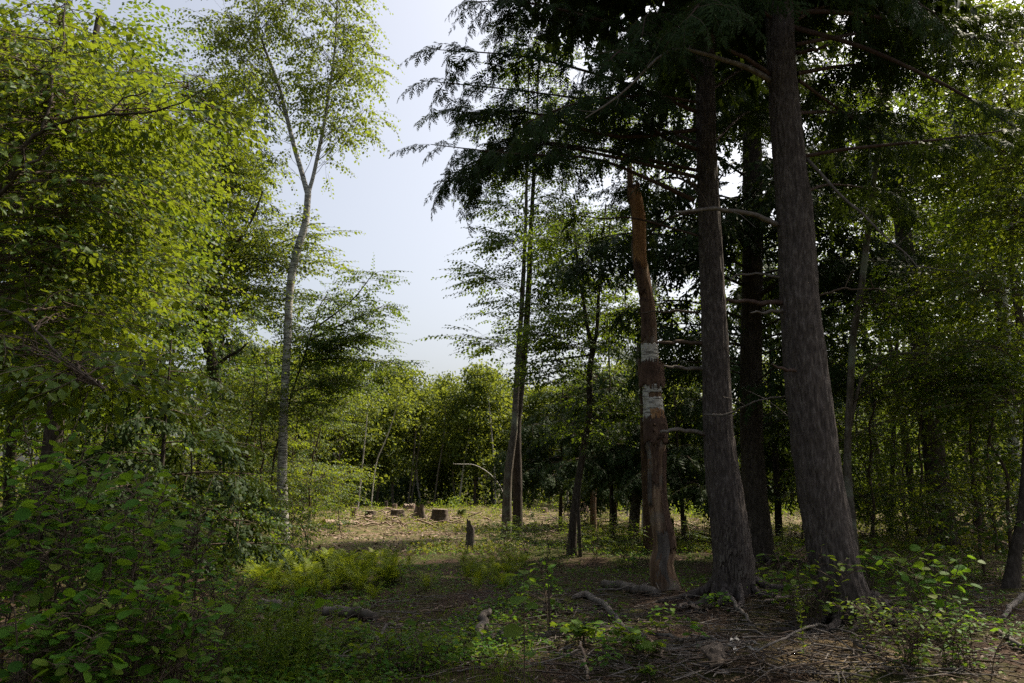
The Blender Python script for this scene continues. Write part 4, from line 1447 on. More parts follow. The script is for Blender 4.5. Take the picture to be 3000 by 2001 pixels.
# slim poles in the wood
for q, (x0, y0, x1, y1, d, w, lb) in enumerate([
        (2420, 1500, 2436, 600, 31, 12, 'slim dark pole seen just right of the thickest hemlock'),
        (2610, 1560, 2640, 700, 24, 14, 'slim dark pole left of the dark straight trunk'),
        (2860, 1570, 2835, 700, 25, 16, 'slim dark pole right of the dark straight trunk'),
        (2672, 1520, 2640, 760, 32, 12, 'slim pale pole showing through leaves beside the dark straight trunk'),
        (2905, 1590, 2900, 800, 28, 14, 'slim dark pole deep in the wood left of the whitish birch'),
        (2540, 1540, 2590, 900, 30, 13, 'slim leaning pole between the thin grey tree and dark straight trunk')]):
    a_, b_ = px_path([(x0, y0, d, w), ((x0 + x1) / 2 + random.uniform(-8, 8), (y0 + y1) / 2, d, w * .85), (x1, y1, d, w * .6)])
    a_, b_ = ground_start(a_, b_)
    tree('slim_tree', lb, 'tree', a_, b_, M['birch_old'] if 'pale' in lb else M['dark_bark'], [(x1, y1, d, 70, 70, 1, 7)], TW_MID, 10, M['wood_leaf'], 400 + q, 'slim poles in the right wood', 7, 30, .003, sig=.4, flat=.4, scale=1.15)
SAPG = 'leafy saplings under the right wood'
for px, d, k, s, lb in [
        (2560, 15.5, 0, 1.0, 'leafy sapling between the thickest hemlock and dark straight trunk'), (2700, 15, 2, .8, 'leafy sapling in front of the dark straight trunk'), (2850, 14, 0, 1.0, 'leafy sapling right of the dark straight trunk'),
        (2950, 13, 1, 1.2, 'leafy sapling at the right picture edge behind the slim leaning trunk'), (2640, 20, 2, .8, 'taller leafy sapling left behind the dark straight trunk'), (2890, 19, 2, .9, 'taller leafy sapling under the whitish birch pole'),
        (2340, 22, 0, .9, 'leafy sapling lit in the gap between both big hemlocks'), (2440, 26, 2, .8, 'leafy sapling far behind the foot of the thickest hemlock'), (2780, 25, 2, .9, 'leafy sapling deep behind the dark straight trunk'),
        (2960, 24, 2, 1., 'leafy sapling deep in the shade at the right picture edge'), (2540, 22, 1, 1.2, 'small leafy sapling beside the thin grey tree')]:
    place(ps[k], GX(px, d), lb, SAPG, s)

# dark conifers between the maples and the hemlocks
CG = 'dark young conifers at the clearing edge'
conifer('hemlock_sapling', 'dense dark young hemlock filling the space left of the broken snag', GX(1790, 24), 5.2, 2.5, 81, CG, 'needle', step=.12, z0=1.75, dens=4.6, scale=1.25, rise=.05, rad=.08)
conifer('hemlock_sapling', 'dark young hemlock right behind the forked young maple', GX(1640, 30), 5.6, 2.5, 82, CG, 'needle', step=.14, z0=1.8, dens=4.2, scale=1.4, rise=.05, rad=.08)
conifer('fir_tree', 'tall dark fir rising between the forked maple and the snag', GX(1800, 34), 10.2, 2.6, 83, CG, 'fir_needle', step=.24, z0=1.2, dens=4, scale=1.6, rise=.04, rad=.12)
conifer('hemlock_sapling', 'dark young hemlock between the snag and the lichen patched trunk', GX(2000, 22), 4.6, 1.9, 84, CG, 'needle', step=.13, z0=1.5, dens=4.5, scale=1.15, rise=.05, rad=.07)
conifer('fir_tree', 'dark fir behind the shaded third hemlock', GX(2275, 24), 10.5, 2.4, 85, CG, 'fir_needle', step=.22, z0=1.4, dens=4, scale=1.5, rise=.04, rad=.12)

# --- left wood
LG = 'trees of the left wood'
left = [
    (150, 15.5, 0, .85, 'dark trunked tree in the left wood, third trunk from left edge'), (225, 17, 1, .85, 'dark trunked tree just left of the pale birch pole in the left wood'), (70, 14.5, 2, .85, 'dark trunked tree nearest the left picture edge'),
    (420, 22, 0, .85, 'tree deep in the left wood behind the young dark hemlock'), (300, 27, 3, .8, 'pale trunked tree far inside the left wood'), (40, 22, 1, .9, 'tree deep in the left wood at the left picture edge'),
    (560, 27, 2, .8, 'bushy tree far back between the sunlit maple and dark hemlock'), (-140, 17, 0, .9, 'tree just outside the left picture edge'), (-200, 26, 1, .9, 'tree outside the left picture edge farther back'), (200, 34, 2, .8, 'bushy tree at the far back of the left wood'),
    (480, 36, 1, .8, 'tall tree at the far back right of the left wood'), (-350, 13, 2, .9, 'wide tree outside the left picture edge beside the road')]
for px, d, k, s, lb in left:
    place(pw[k], GX(px, d), lb, LG, s)
for q, (x0, y0, x1, y1, d, w, mt_, lb) in enumerate([
        (240, 1240, 275, 1120, 19, 13, 'birch_clean', 'short stretch of white birch pole leaning right in the left wood'),
        (338, 1260, 345, 1130, 24, 9, 'birch_clean', 'thin white birch stem in the dark left wood beside young hemlock'),
        (422, 1250, 442, 1120, 24, 9, 'birch_clean', 'thin white birch stem leaning right behind the young hemlock')]):
    a_, b_ = px_path([(2 * x0 - x1, 2 * y0 - y1 + 60, d, w), (x0, y0, d, w), (x1, y1, d, w * .95), (x1 + (x1 - x0) * 2, y1 - 300, d, w * .7)])
    a_, b_ = ground_start(a_, b_)
    tree('birch_tree', lb, 'tree', a_, b_, M[mt_], [(x1 + (x1 - x0) * 2, y1 - 300, d, 70, 70, 1, 8)], TW_MID, 10, M['wood_leaf'], 420 + q, None, 8, 30, .002, sig=.4, flat=.4, scale=1.1)
SL = 'sunlit saplings behind the birch'
for px, d, k, s, lb in [
        (770, 26, 2, 1.1, 'bright leafy sapling directly left of the birch trunk'), (690, 24, 2, 1.0, 'bright leafy sapling between the maple and the birch'), (900, 30, 2, 1.15, 'bright leafy sapling right of the birch trunk'), (925, 36, 2, 1.1, 'bright leafy sapling at the clearing edge beside the red ended log'),
        (840, 36, 2, 1.4, 'taller bright sapling behind the birch trunk'), (985, 54, 2, 1.4, 'bright leafy sapling farthest right at the left clearing edge'), (640, 29, 2, 1.3, 'taller bright sapling behind the sunlit maple trunk'), (740, 32, 0, 1.4, 'broad bright sapling deep left of the birch'),
        (560, 19, 0, .9, 'leafy sapling left of the maple foot'), (200, 20, 0, 1.0, 'bright leafy sapling deep in the left wood near pale pole'), (90, 18, 1, 1.1, 'bright leafy sapling between dark trunks at the left edge'), (330, 19, 1, 1.1, 'leafy sapling beside the thin white birch stem'),
        (900, 23, 3, 1.1, 'low sapling at the edge of sunlight right of the birch foot'), (1000, 27, 3, .9, 'thin low sapling in front of the red ended log'), (690, 15.5, 3, 1.1, 'low dark sapling left of the birch foot'), (860, 18.5, 3, .8, 'low dark sapling right of the birch foot')]:
    place(ps[k], GX(px, d), lb, SL if d > 20 and px > 600 else 'saplings of the left wood', s)
MG = 'low dark saplings below the maples'
for px, d, s, wh in [(1480, 19, .8, 'left in front of the paired maples'), (1540, 17.5, .9, 'right in front of the paired maples'), (1600, 16.5, .8, 'nearest the camera between paired and forked maples'), (1660, 18.5, .9, 'at the left foot of the forked maple'), (1745, 17, .8, 'at the right foot of the forked maple'),
                     (1790, 20, 1.0, 'under the dense dark young hemlock'), (1440, 21, .7, 'just right of the weathered broken stub'), (1850, 19, .9, 'at the left foot of the snag'), (1565, 21, 1.0, 'midway between paired and forked maples'), (1700, 22, .9, 'behind the forked maple'),
                     (2010, 19, .8, 'right behind the snag'), (2060, 23, 1.0, 'behind the lichen patched hemlock'), (2310, 17.5, .8, 'in the gap between the two big hemlocks'), (1830, 15.5, .6, 'behind the dark low log'), (1500, 23.5, .9, 'touching the paired maple trunks')]:
    place(ps[3], GX(px, d), 'low dark leafy sapling ' + wh, MG, s * .52)

# --- far side of the clearing
FG = 'trees along the far side of the clearing'
edge = [
    (700, 58, 985, ROUND, 'tall rounded tree far behind the birch, leftmost of the far tree line'), (780, 56, 1010, BROAD, 'broad tree of the far tree line just left of birch trunk'), (880, 58, 1020, OVAL, 'oval tree of the far tree line first right of birch trunk'),
    (950, 60, 1035, NARROW, 'narrow tree of the far tree line behind the young beech tips'), (1020, 62, 1045, BROAD, 'broad tree of the far tree line below the lowest beech branch'), (1105, 64, 1078, ROUND, 'rounded far tree left of the notch in the tree line'),
    (1155, 66, 1062, OVAL, 'oval far tree whose top stands just left of a sky notch'), (1235, 68, 1068, NARROW, 'thin topped far tree rising alone between two sky notches'), (1290, 72, 1112, BROAD, 'lower broad far tree in the middle of the tree line'),
    (1338, 70, 1085, NARROW, 'narrow far tree left against the biggest round crown'), (1392, 66, 1058, ROUND, 'biggest round crown of the far tree line, above the white birch poles'), (1446, 68, 1085, OVAL, 'far tree sloping down right from the biggest round crown'),
    (1500, 72, 1120, BROAD, 'far tree directly behind the paired maple trunks'), (1560, 72, 1132, ROUND, 'lower far tree just right of the paired maple trunks'), (1612, 70, 1120, OVAL, 'yellowish far tree left of the forked young maple'),
    (1665, 68, 1110, NARROW, 'narrow far tree behind the forked young maple'), (1730, 64, 1085, ROUND, 'far tree seen between the forked maple and the dark fir'), (1850, 60, 1050, BROAD, 'far tree behind the white banded snag'),
    (1980, 62, 1050, ROUND, 'far tree showing between snag and lichen patched hemlock'), (2060, 60, 1060, OVAL, 'far tree straight behind the lichen patched hemlock'), (2300, 58, 1040, ROUND, 'far tree showing through the gap between both big hemlocks'),
    (2430, 60, 1040, OVAL, 'far tree behind the thickest hemlock trunk'), (2560, 64, 1050, BROAD, 'far tree behind the thin grey leaning tree')]
for px, d, ty, pr, lb in edge:
    g_ = GX(px, d)
    H = {ROUND: 12.0, OVAL: 13.0, NARROW: 12.0, BROAD: 11.0}[pr]
    s = (float(P(px, ty, d)[2]) - g_[2]) / (H * 1.03)
    place(pr, g_, lb, FG, s * random.uniform(.95, 1.12), None, s)
# pale stems standing before the far trees
for q, (pts, lb, mt_) in enumerate([
        ([(1345, 1474, 65, 9), (1358, 1365, 65, 8), (1373, 1267, 65, 7), (1385, 1150, 65, 5)], 'slanting white birch pole in front of the biggest round crown', 'birch_old'),
        ([(1452, 1476, 65, 8), (1448, 1370, 65, 8), (1438, 1244, 65, 7), (1428, 1130, 65, 5)], 'upright white birch pole just left of the paired maple trunks', 'birch_old'),
        ([(1088, 1472, 56, 6), (1102, 1359, 56, 6), (1125, 1300, 56, 6), (1144, 1252, 56, 5), (1165, 1180, 56, 4)], 'pale pole leaning right in the left half of far tree line', 'birch_old'),
        ([(1050, 1474, 54, 8), (1060, 1380, 54, 7), (1070, 1280, 54, 6), (1078, 1180, 54, 5)], 'pale straight pole below the beech branches at clearing edge', 'birch_old'),
        ([(1196, 1474, 65, 9), (1205, 1400, 65, 8), (1215, 1300, 65, 7), (1225, 1180, 65, 5)], 'left one of two close pale poles behind the stumps', 'maple_bark'),
        ([(1204, 1474, 66, 8), (1216, 1390, 66, 7), (1228, 1300, 66, 6), (1240, 1180, 66, 4)], 'right one of two close pale poles behind the stumps', 'maple_bark'),
        ([(1272, 1474, 65, 8), (1284, 1380, 65, 7), (1300, 1280, 65, 6), (1306, 1180, 65, 4)], 'pale pole just right of the two close poles', 'maple_bark'),
        ([(1940 - 0, 1480, 50, 9), (1938, 1400, 50, 8), (1936, 1300, 50, 7), (1934, 1150, 50, 5)], 'white pole seen right beside the snag low in the gap', 'birch_old'),
        ([(1838, 1490, 44, 9), (1838, 1410, 44, 9), (1840, 1300, 44, 8), (1842, 1180, 44, 6)], 'left of two white birch poles left of the snag foot', 'birch_old'),
        ([(1851, 1488, 44, 9), (1850, 1410, 44, 9), (1850, 1300, 44, 8), (1852, 1180, 44, 6)], 'right of two white birch poles left of the snag foot', 'birch_old'),
        ([(1738, 1545, 30, 20), (1738, 1470, 30, 17), (1740, 1400, 30, 16), (1742, 1250, 30, 14), (1744, 1100, 30, 10)], 'reddish sunlit trunk standing right of the forked maple foot', 'rot_wood'),
        ([(1856, 1560, 24, 34), (1862, 1480, 24, 30), (1868, 1380, 24, 28), (1872, 1200, 24, 24), (1876, 900, 24, 18)], 'mossy dark trunk standing close left behind the snag', 'maple_bark'),
        ([(1902, 1570, 19, 34), (1898, 1480, 19, 30), (1892, 1350, 19, 28), (1886, 1150, 19, 24), (1880, 900, 19, 14)], 'reddish brown trunk hidden partly behind the snag foot', 'rot_bark')]):
    a_, b_ = px_path([(q0, q1, q2, q3 * (.6 if q2 > 40 else 1)) for q0, q1, q2, q3 in pts])
    a_, b_ = ground_start(a_, b_)
    e = pts[-1]
    tree('birch_tree' if 'birch' in lb else 'slim_tree', lb, 'tree', a_, b_, M[mt_], [(e[0], e[1], e[2], 40, 40, 1.2, 9)], CL_FAR if e[2] > 40 else TW_MID, 4 if e[2] > 40 else 9, M['far_leaf'] if e[2] > 40 else M['maple_leaf'], 440 + q, None, 8, 24, .002, sig=.45, flat=.5, scale=.8 if e[2] > 40 else 1.1, stems=False)
a_, b_ = px_path([(1480, 1474, 52, 3.4), (1472, 1440, 52, 3), (1458, 1413, 52, 3), (1427, 1382, 52, 2.6), (1389, 1362, 52, 2.2), (1350, 1360, 52, 2), (1328, 1359, 52, 1.5)])
a_, b_ = ground_start(a_, b_)
pr = smooth_path(np.column_stack([a_, b_]), 30)
mb = MB()
mb.tube(pr[:, :3], pr[:, 3], 7, 0, True)
o = mb.build('bent_pole', M['birch_old'], None, a_[0])
o.location = tuple(a_[0])
tag(o, 'pale bare pole bent over in an arch left of the paired maple trunks', 'bent tree')

# the wood that closes the view behind the far tree line, plus unseen trees behind the camera: one mass
mb = MB()
r = np.random.default_rng(99)
for k in range(330):
    y = r.uniform(72, 112)
    x = r.uniform(-62, 72)
    if k > 150:
        x = r.choice([-1, 1]) * r.uniform(25, 60)
        y = r.uniform(28, 80)
    if k > 225:
        x = r.choice([-1, 1]) * r.uniform(17, 50)
        y = r.uniform(-6, 30)
        if x > 0:
            x += 7
    if k > 275:  # unseen trees behind the camera, added to dim the ambient light from there
        x = r.uniform(-42, 46)
        y = r.uniform(-34, -11)
    z = hz(x, y)
    H = r.uniform(8.5, 11.5) * (1 + .1 * (y > 95))
    mb.tube([(x, y, z - .2), (x + r.normal(0, .2), y, z + H * .5), (x + r.normal(0, .3), y, z + H * .9)], [.13, .1, .03], 5, 1)
    n = 30
    f = r.uniform(.0, 1, n) ** .9
    rr = 2.6 * np.sin(np.pi * np.clip(f * .8 + .15, 0, 1)) ** .6 * np.sqrt(r.uniform(.05, 1, n))
    a = r.uniform(0, 6.28, n)
    q = np.stack([x + rr * np.cos(a), y + rr * np.sin(a), z + f * H], -1)
    tp = CL_BACK[k % 4]
    mb.inst(tp, mats_from(q, r.normal(0, 1, (n, 3)), r.normal(0, .4, (n, 3)) + (0, 0, 1), r.uniform(.8, 1.3, n)))
for k in range(170):
    y = r.uniform(67, 82)
    x = r.uniform(-34, 40)
    H = r.uniform(1.6, 4.5)
    n = int(4 + H * 4)
    f = r.random(n)
    rr = (1.25 - f) * r.uniform(.4, 1.2, n)
    a = r.uniform(0, 6.28, n)
    q = np.stack([x + rr * np.cos(a), y + rr * np.sin(a), hz(x, y) + f * H], -1)
    for V, Fc, m in CL_BACK[k % 4]:
        mb.inst([(V, Fc, 2)], mats_from(q, r.normal(0, 1, (n, 3)), r.normal(0, .4, (n, 3)) + (0, 0, 1), r.uniform(.55, .8, n)))
tag(mb.build('forest', [M['far_leaf'], M['dark_bark'], M['fir_needle']]), 'deep green wood behind the far tree line and clearing sides, plus unseen trees behind camera', kind='stuff')


# ------------------------------------------------------------------ stumps and logs
def stump(label, px, py, wpx, hpx, seed, bark='stump_bark', top='cut_wood', flare=.35, slant=0.0, lobes=4, group='cut stumps in the clearing', jag=0.0, rise=None):
    b = G(px, py)
    d = b[1]
    w, h = wpx * d / F * 1.0, hpx * d / F * 1.08
    t = thing('tree_stump', label, 'stump', b, group)
    r = np.random.default_rng(seed)
    n, rows = 28, 14
    A = np.arange(n) / n * 2 * math.pi
    f = np.linspace(0, 1, rows)
    ph = r.uniform(0, 6.28)
    lob = .5 + .5 * np.cos(A * lobes + ph + .7 * np.sin(A + ph))
    V = []
    for q in f:
        rad = w * .5 * (1 + flare * 1.25 * np.exp(-q / .34) * (.3 + 2.2 * lob ** 2) + .06 * lob) + .02 * w * r.normal(0, 1, n)
        zt = (h * 1.04 + .12 * 0) * q - .10 * (1 - q)
        zz = zt + q * slant * w * np.cos(A - ph) + q ** 3 * jag * r.uniform(-.3, 1, n) * h
        V.append(np.stack([b[0] + rad * np.cos(A), b[1] + rad * np.sin(A), b[2] + zz], -1))
    V = np.concatenate(V)
    i_ = np.arange(rows - 1)[:, None] * n
    j_ = np.arange(n)[None]
    j2 = (j_ + 1) % n
    mb = MB()
    mb.add(V, np.stack([i_ + j_, i_ + j2, i_ + n + j2, i_ + n + j_], -1).reshape(-1, 4), 0, True)
    mb.build('bark', M[bark], t, b)
    ring = V[-n:]
    c = ring.mean(0) + (0, 0, .004)
    m2 = MB()
    inner = c + (ring - c) * .55 + r.normal(0, .006, (n, 3))
    VV = np.concatenate([ring, inner, c[None]])
    Fq = [(k, (k + 1) % n, n + (k + 1) % n, n + k) for k in range(n)]
    m2.add(VV, Fq, 0)
    m2.add(VV, [(n + k, n + (k + 1) % n, 2 * n) for k in range(n)], 0)
    m2.build('cut_face', M[top], t, b)
    return t


stump('largest cut stump in the clearing, upright with a notch on its right edge', 1290, 1534, 44, 36, 1, flare=.6, slant=.02)
stump('wide low stump with long spreading roots left of the largest stump', 1229, 1523, 24, 25, 2, flare=1.5, slant=-.2, lobes=3, bark='stump_bark', top='grey_wood', jag=.5)
stump('dark squat stump lit on its flat top, third stump left of the largest', 1165, 1519, 34, 22, 3, flare=.35)
stump('small dark stump with pale top between the squat stump and slim one', 1085, 1522, 28, 22, 4, flare=.25)
stump('slim pinkish stump standing behind the red ended log', 1037, 1516, 19, 25, 5, flare=.15, bark='pink_bark')
stump('sloping grey stump beside the birch trunk, leftmost in the clearing', 880, 1508, 24, 28, 6, flare=1.1, slant=.2, bark='grey_wood', jag=.2)
stump('small upright pinkish stump far back behind the dark squat stump', 1156, 1494, 14, 15, 7, flare=.1, bark='pink_bark')
stump('broad low pinkish stump at the back of the clearing below the close pale poles', 1199, 1497, 32, 14, 8, flare=.3, bark='pink_bark', jag=.4)
stump('thin dark broken stub at the back of the clearing', 1131, 1496, 8, 18, 9, flare=.2, bark='dark_bark', top='dark_bark', jag=.5)
stump('pinkish square stump right of the paired maple trunks', 1594, 1508, 19, 17, 10, flare=.1, bark='pink_bark')
stump('tall pinkish stump right behind the forked young maple', 1712, 1502, 17, 26, 11, flare=.5, bark='pink_bark', top='red_wood')
stump('small far stump half hidden by bright weeds left of snag', 1835, 1500, 12, 14, 12, flare=.2, bark='pink_bark')
stump('mossy pointed stub lit from behind, right of the snag foot', 2006, 1560, 12, 30, 13, flare=.8, bark='moss', top='moss', jag=.6)
stump('thin mossy stub close against the right side of snag foot', 1972, 1562, 7, 28, 14, flare=.4, bark='moss', top='moss', jag=.6)
stump('low mossy green lump of a stump right of the largest stump', 1353, 1513, 22, 13, 15, flare=.4, bark='moss', top='moss', jag=.5)
stump('dark grey weathered broken stub nearest the camera, at the shadow edge', 1378, 1612, 22, 58, 16, flare=.35, bark='grey_wood', top='grey_wood', jag=.25, slant=.6)
stump('thin second slab of wood against the right side of the largest stump', 1308, 1528, 9, 28, 17, flare=.3, group=None)


def stick(label, pts, matl, name='fallen_branch', cat='branch', group='sticks and branches lying on the forest floor', up=.35, sides=8, wob=.02, seed=0, twigs=0, cap=None, raise_=()):
    """pts: (px, py, width_px) on the ground"""
    P3, Rr = [], []
    for k, q in enumerate(pts):
        g_ = G(q[0], q[1])
        rad = q[2] * .5 * g_[1] / F
        g_[2] += rad * up + .03 * min(1, 10 / g_[1]) + (raise_[k] if k < len(raise_) else 0)
        P3.append(g_)
        Rr.append(rad)
    pr = smooth_path(np.column_stack([P3, Rr]), 22)
    pth = wobble(pr[:, :3], wob, seed + 5)
    mb = MB()
    mb.tube(pth, np.maximum(pr[:, 3], .004), sides, 0, cap is None)
    r = np.random.default_rng(seed)
    for _ in range(twigs):
        k = r.integers(4, 20)
        d = nrm(r.normal(0, 1, 3) * (1, 1, .4) + (0, 0, .15)) * r.uniform(.12, .45)
        q = pth[k]
        mb.tube([q, q + d * .5 + r.normal(0, .02, 3), q + d], [.007, .005, .002], 4, 0)
    b = pth[0]
    if cap is None:
        o = mb.build(name, M[matl], None, b)
        o.location = tuple(b)
        return tag(o, label, cat, group)
    t = thing(name, label, cat, b, group)
    mb.build('bark', M[matl], t, b)
    for k in (0, -1):
        n = sides
        a = np.arange(n) / n * 6.2832
        T = nrm(pth[1] - pth[0]) if k == 0 else nrm(pth[-1] - pth[-2])
        u = nrm(np.cross(T, (0, 0, 1)))
        v = np.cross(u, T)
        c = pth[k] + T * (-.004 if k == 0 else .004)
        ring = c + pr[k, 3] * .98 * (np.cos(a)[:, None] * u + np.sin(a)[:, None] * v)
        m2 = MB()
        m2.add(np.concatenate([ring, c[None] + T * (-.006 if k == 0 else .006)]), [(i_, (i_ + 1) % n, n) for i_ in range(n)], 0)
        m2.build('cut_end', M[cap], t, b)
    return t


stick('fallen log with a red cut end facing left in the sunlit clearing', [(948, 1537, 22), (1000, 1540, 20), (1050, 1540, 18)], 'slash', 'fallen_log', 'log', None, .4, 14, cap='red_wood')
stick('brown rotting log left of centre behind the dark leafy stem', [(762, 1786, 28), (820, 1793, 28), (878, 1800, 26)], 'grey_wood', 'fallen_log', 'log', None, .75, 12, cap='cut_wood', seed=3)
stick('longer grey rotting log right of the dark leafy stem', [(950, 1808, 25), (1020, 1812, 29), (1100, 1822, 25)], 'grey_wood', 'fallen_log', 'log', None, .75, 12, cap='grey_wood', seed=4)
stick('pale thin pole in front of the brown rotting log', [(690, 1822, 9), (750, 1822, 11), (805, 1826, 10)], 'slash', seed=5)
stick('dark low log lying just left of the snag foot', [(1770, 1722, 26), (1830, 1730, 28), (1890, 1742, 30), (1925, 1748, 26)], 'grey_wood', 'fallen_log', 'log', None, .35, 12, cap='grey_wood', seed=6)
stick('thick crooked grey branch running down right in front of the snag', [(1680, 1757, 12), (1722, 1752, 22), (1762, 1782, 19), (1810, 1826, 17), (1856, 1862, 15), (1892, 1880, 11)], 'grey_limb', seed=7, twigs=4)
stick('long straight grey stick lying across below the hemlock roots', [(1900, 1866, 10), (1985, 1880, 11), (2085, 1887, 11), (2210, 1894, 9)], 'grey_limb', seed=8, twigs=3)
stick('short pale stick pointing down right from the crooked branch end', [(1892, 1874, 8), (1925, 1912, 8), (1958, 1946, 6)], 'slash', seed=9)
stick('grey stick slanting down right below the lichen patched hemlock', [(2128, 1762, 11), (2160, 1796, 11), (2205, 1838, 9)], 'grey_limb', seed=10, raise_=(.08, .04, 0))
stick('pale grey stick lying level left of the bright leafy shrub', [(2240, 1772, 9), (2285, 1766, 14), (2326, 1760, 12)], 'slash', seed=11)
stick('pale broken stick standing up at the bottom edge of the picture', [(1722, 1998, 9), (1712, 1970, 8), (1700, 1945, 6)], 'slash', seed=12, raise_=(0, .08, .16))
stick('thin bowed grey stick arching over the sandy mound', [(2189, 1944, 5), (2310, 1892, 7), (2404, 1866, 7), (2471, 1874, 6), (2569, 1914, 4)], 'grey_limb', seed=13, raise_=(.02, .05, .08, .05, .02))
stick('stout grey stick on the right slope of the sandy mound', [(2444, 1868, 9), (2515, 1896, 11), (2587, 1922, 9)], 'grey_limb', seed=14)
stick('thin dark stick crossing the right slope of the sandy mound', [(2377, 1897, 5), (2502, 1928, 6), (2610, 1990, 5)], 'twig', seed=15, twigs=2)
stick('thick grey branch end at the right picture edge beside the shrub', [(2940, 1820, 12), (2975, 1788, 16), (3030, 1768, 16)], 'grey_limb', seed=16, raise_=(0, .05, .1))
stick('grey branch sloping down right at the right picture edge', [(2920, 1856, 10), (2965, 1888, 14), (3020, 1918, 13)], 'grey_limb', seed=17, twigs=2)
stick('dark bare stick propped up right of the thickest hemlock', [(2745, 1700, 9), (2712, 1672, 8), (2690, 1655, 6)], 'twig', seed=18, raise_=(0, .25, .5))
stick('bent dark branch leaning against the left foot of the thickest hemlock', [(2279, 1692, 9), (2310, 1668, 9), (2360, 1640, 7)], 'twig', seed=19, raise_=(.02, .12, .25))
stick('thin grey twig crossing between crooked branch and snag foot', [(1750, 1745, 4), (1850, 1738, 5), (1920, 1725, 4)], 'grey_limb', seed=20, raise_=(.05, .05, .05))
stick('thin pale stick lying left of the tall large leaved sapling', [(1230, 1800, 4), (1290, 1788, 6), (1340, 1778, 4)], 'slash', seed=21)
stick('dark stick lying low right of the largest leafy seedling patch', [(1330, 1945, 10), (1390, 1938, 11), (1440, 1936, 8)], 'twig', seed=22)
stick('forked dark root stick in the bottom middle of the picture', [(1080, 1935, 12), (1110, 1900, 11), (1135, 1870, 9), (1175, 1855, 6)], 'grey_wood', seed=23, raise_=(0, .06, .1, .05), twigs=5)
stick('weathered driftwood like chunk left of the large leaved sapling', [(1404, 1896, 18), (1412, 1862, 26), (1430, 1830, 14)], 'grey_wood', 'root_chunk', 'wood', None, .6, 9, .03, 24, 3, raise_=(0, .05, .12))
stick('flat grey weathered wood piece beside the driftwood like chunk', [(1432, 1880, 16), (1468, 1876, 24), (1512, 1884, 12)], 'grey_wood', 'root_chunk', 'wood', None, .2, 9, .03, 25)
stick('long pale branch low in the shade at the right picture edge', [(2800, 1610, 8), (2900, 1625, 9), (3010, 1650, 8)], 'slash', seed=26, raise_=(.5, .35, .15))
stick('short stout stick just below the snag foot', [(1985, 1790, 8), (2010, 1782, 10), (2040, 1790, 7)], 'slash', seed=27)
stick('thin long twig lying below the sandy colored bark slab', [(1900, 1960, 4), (1990, 1940, 5), (2060, 1932, 4)], 'grey_limb', seed=28)
stick('grey stick crossing behind the bark slab toward white bark scraps', [(1990, 1908, 6), (2060, 1900, 8), (2150, 1906, 6)], 'grey_limb', seed=29)
stick('brown stick beside the mossy patch left of the dark log', [(1540, 1790, 6), (1610, 1800, 8), (1680, 1806, 6)], 'twig', seed=30, twigs=3)
stick('pale bleached stick lying in the clearing left of the largest stump', [(1130, 1548, 3), (1165, 1545, 4), (1190, 1540, 3)], 'slash', seed=31, group='bleached sticks in the clearing')
stick('pale bleached stick slanting up right below the largest stump', [(1270, 1575, 3), (1290, 1565, 4), (1305, 1558, 3)], 'slash', seed=32, group='bleached sticks in the clearing')
stick('pale bleached stick pointing up right beyond the mossy green lump', [(1392, 1512, 4), (1408, 1507, 5), (1420, 1502, 4)], 'slash', seed=33, group='bleached sticks in the clearing')
stick('pale bleached stick lying level in front of the small dark stump', [(1000, 1522, 3), (1015, 1520, 4), (1030, 1521, 3)], 'slash', seed=34, group='bleached sticks in the clearing')

# bark slab and white scraps by the mound
g0 = G(2100, 1955)
mb = MB()
r = np.random.default_rng(5)
nu, nv = 9, 12
uu, vv = np.meshgrid(np.linspace(-1, 1, nu), np.linspace(-1, 1, nv))
wv = .10 * (1 + .22 * np.sin(vv * 3.1 + .4)) * r.uniform(.72, 1.15, (nv, 1)) + r.normal(0, .007, vv.shape)
X_ = uu * wv
Y_ = vv * .17 + .03 * uu + r.normal(0, .012, uu.shape)
Z_ = .022 * (1 - uu ** 2) + .10 + vv * .045 + .012 * np.sin(vv * 7 + uu * 4) + r.normal(0, .004, uu.shape)
Vt = np.stack([g0[0] + X_ + .1 * Y_, g0[1] + Y_, g0[2] + Z_], -1).reshape(-1, 3)
Vb = Vt - (0, 0, .018)
i_ = np.arange(nv - 1)[:, None] * nu
j_ = np.arange(nu - 1)[None]
q = np.stack([i_ + j_, i_ + j_ + 1, i_ + nu + j_ + 1, i_ + nu + j_], -1).reshape(-1, 4)
mb.add(np.concatenate([Vt, Vb]), np.concatenate([q, q[:, ::-1] + nu * nv]), 0, True)
per = [k for k in range(nu)] + [k * nu + nu - 1 for k in range(1, nv)] + [nu * nv - 1 - k for k in range(1, nu)] + [k * nu for k in range(nv - 2, 0, -1)]
mb.add(np.concatenate([Vt, Vb]), [(per[k], per[k] + nu * nv, per[(k + 1) % len(per)] + nu * nv, per[(k + 1) % len(per)]) for k in range(len(per))], 0)
o = mb.build('bark_slab', M['stump_bark'], None, g0)
o.location = tuple(g0)
tag(o, 'curled orange brown slab of fallen bark left of the sandy mound', 'bark')
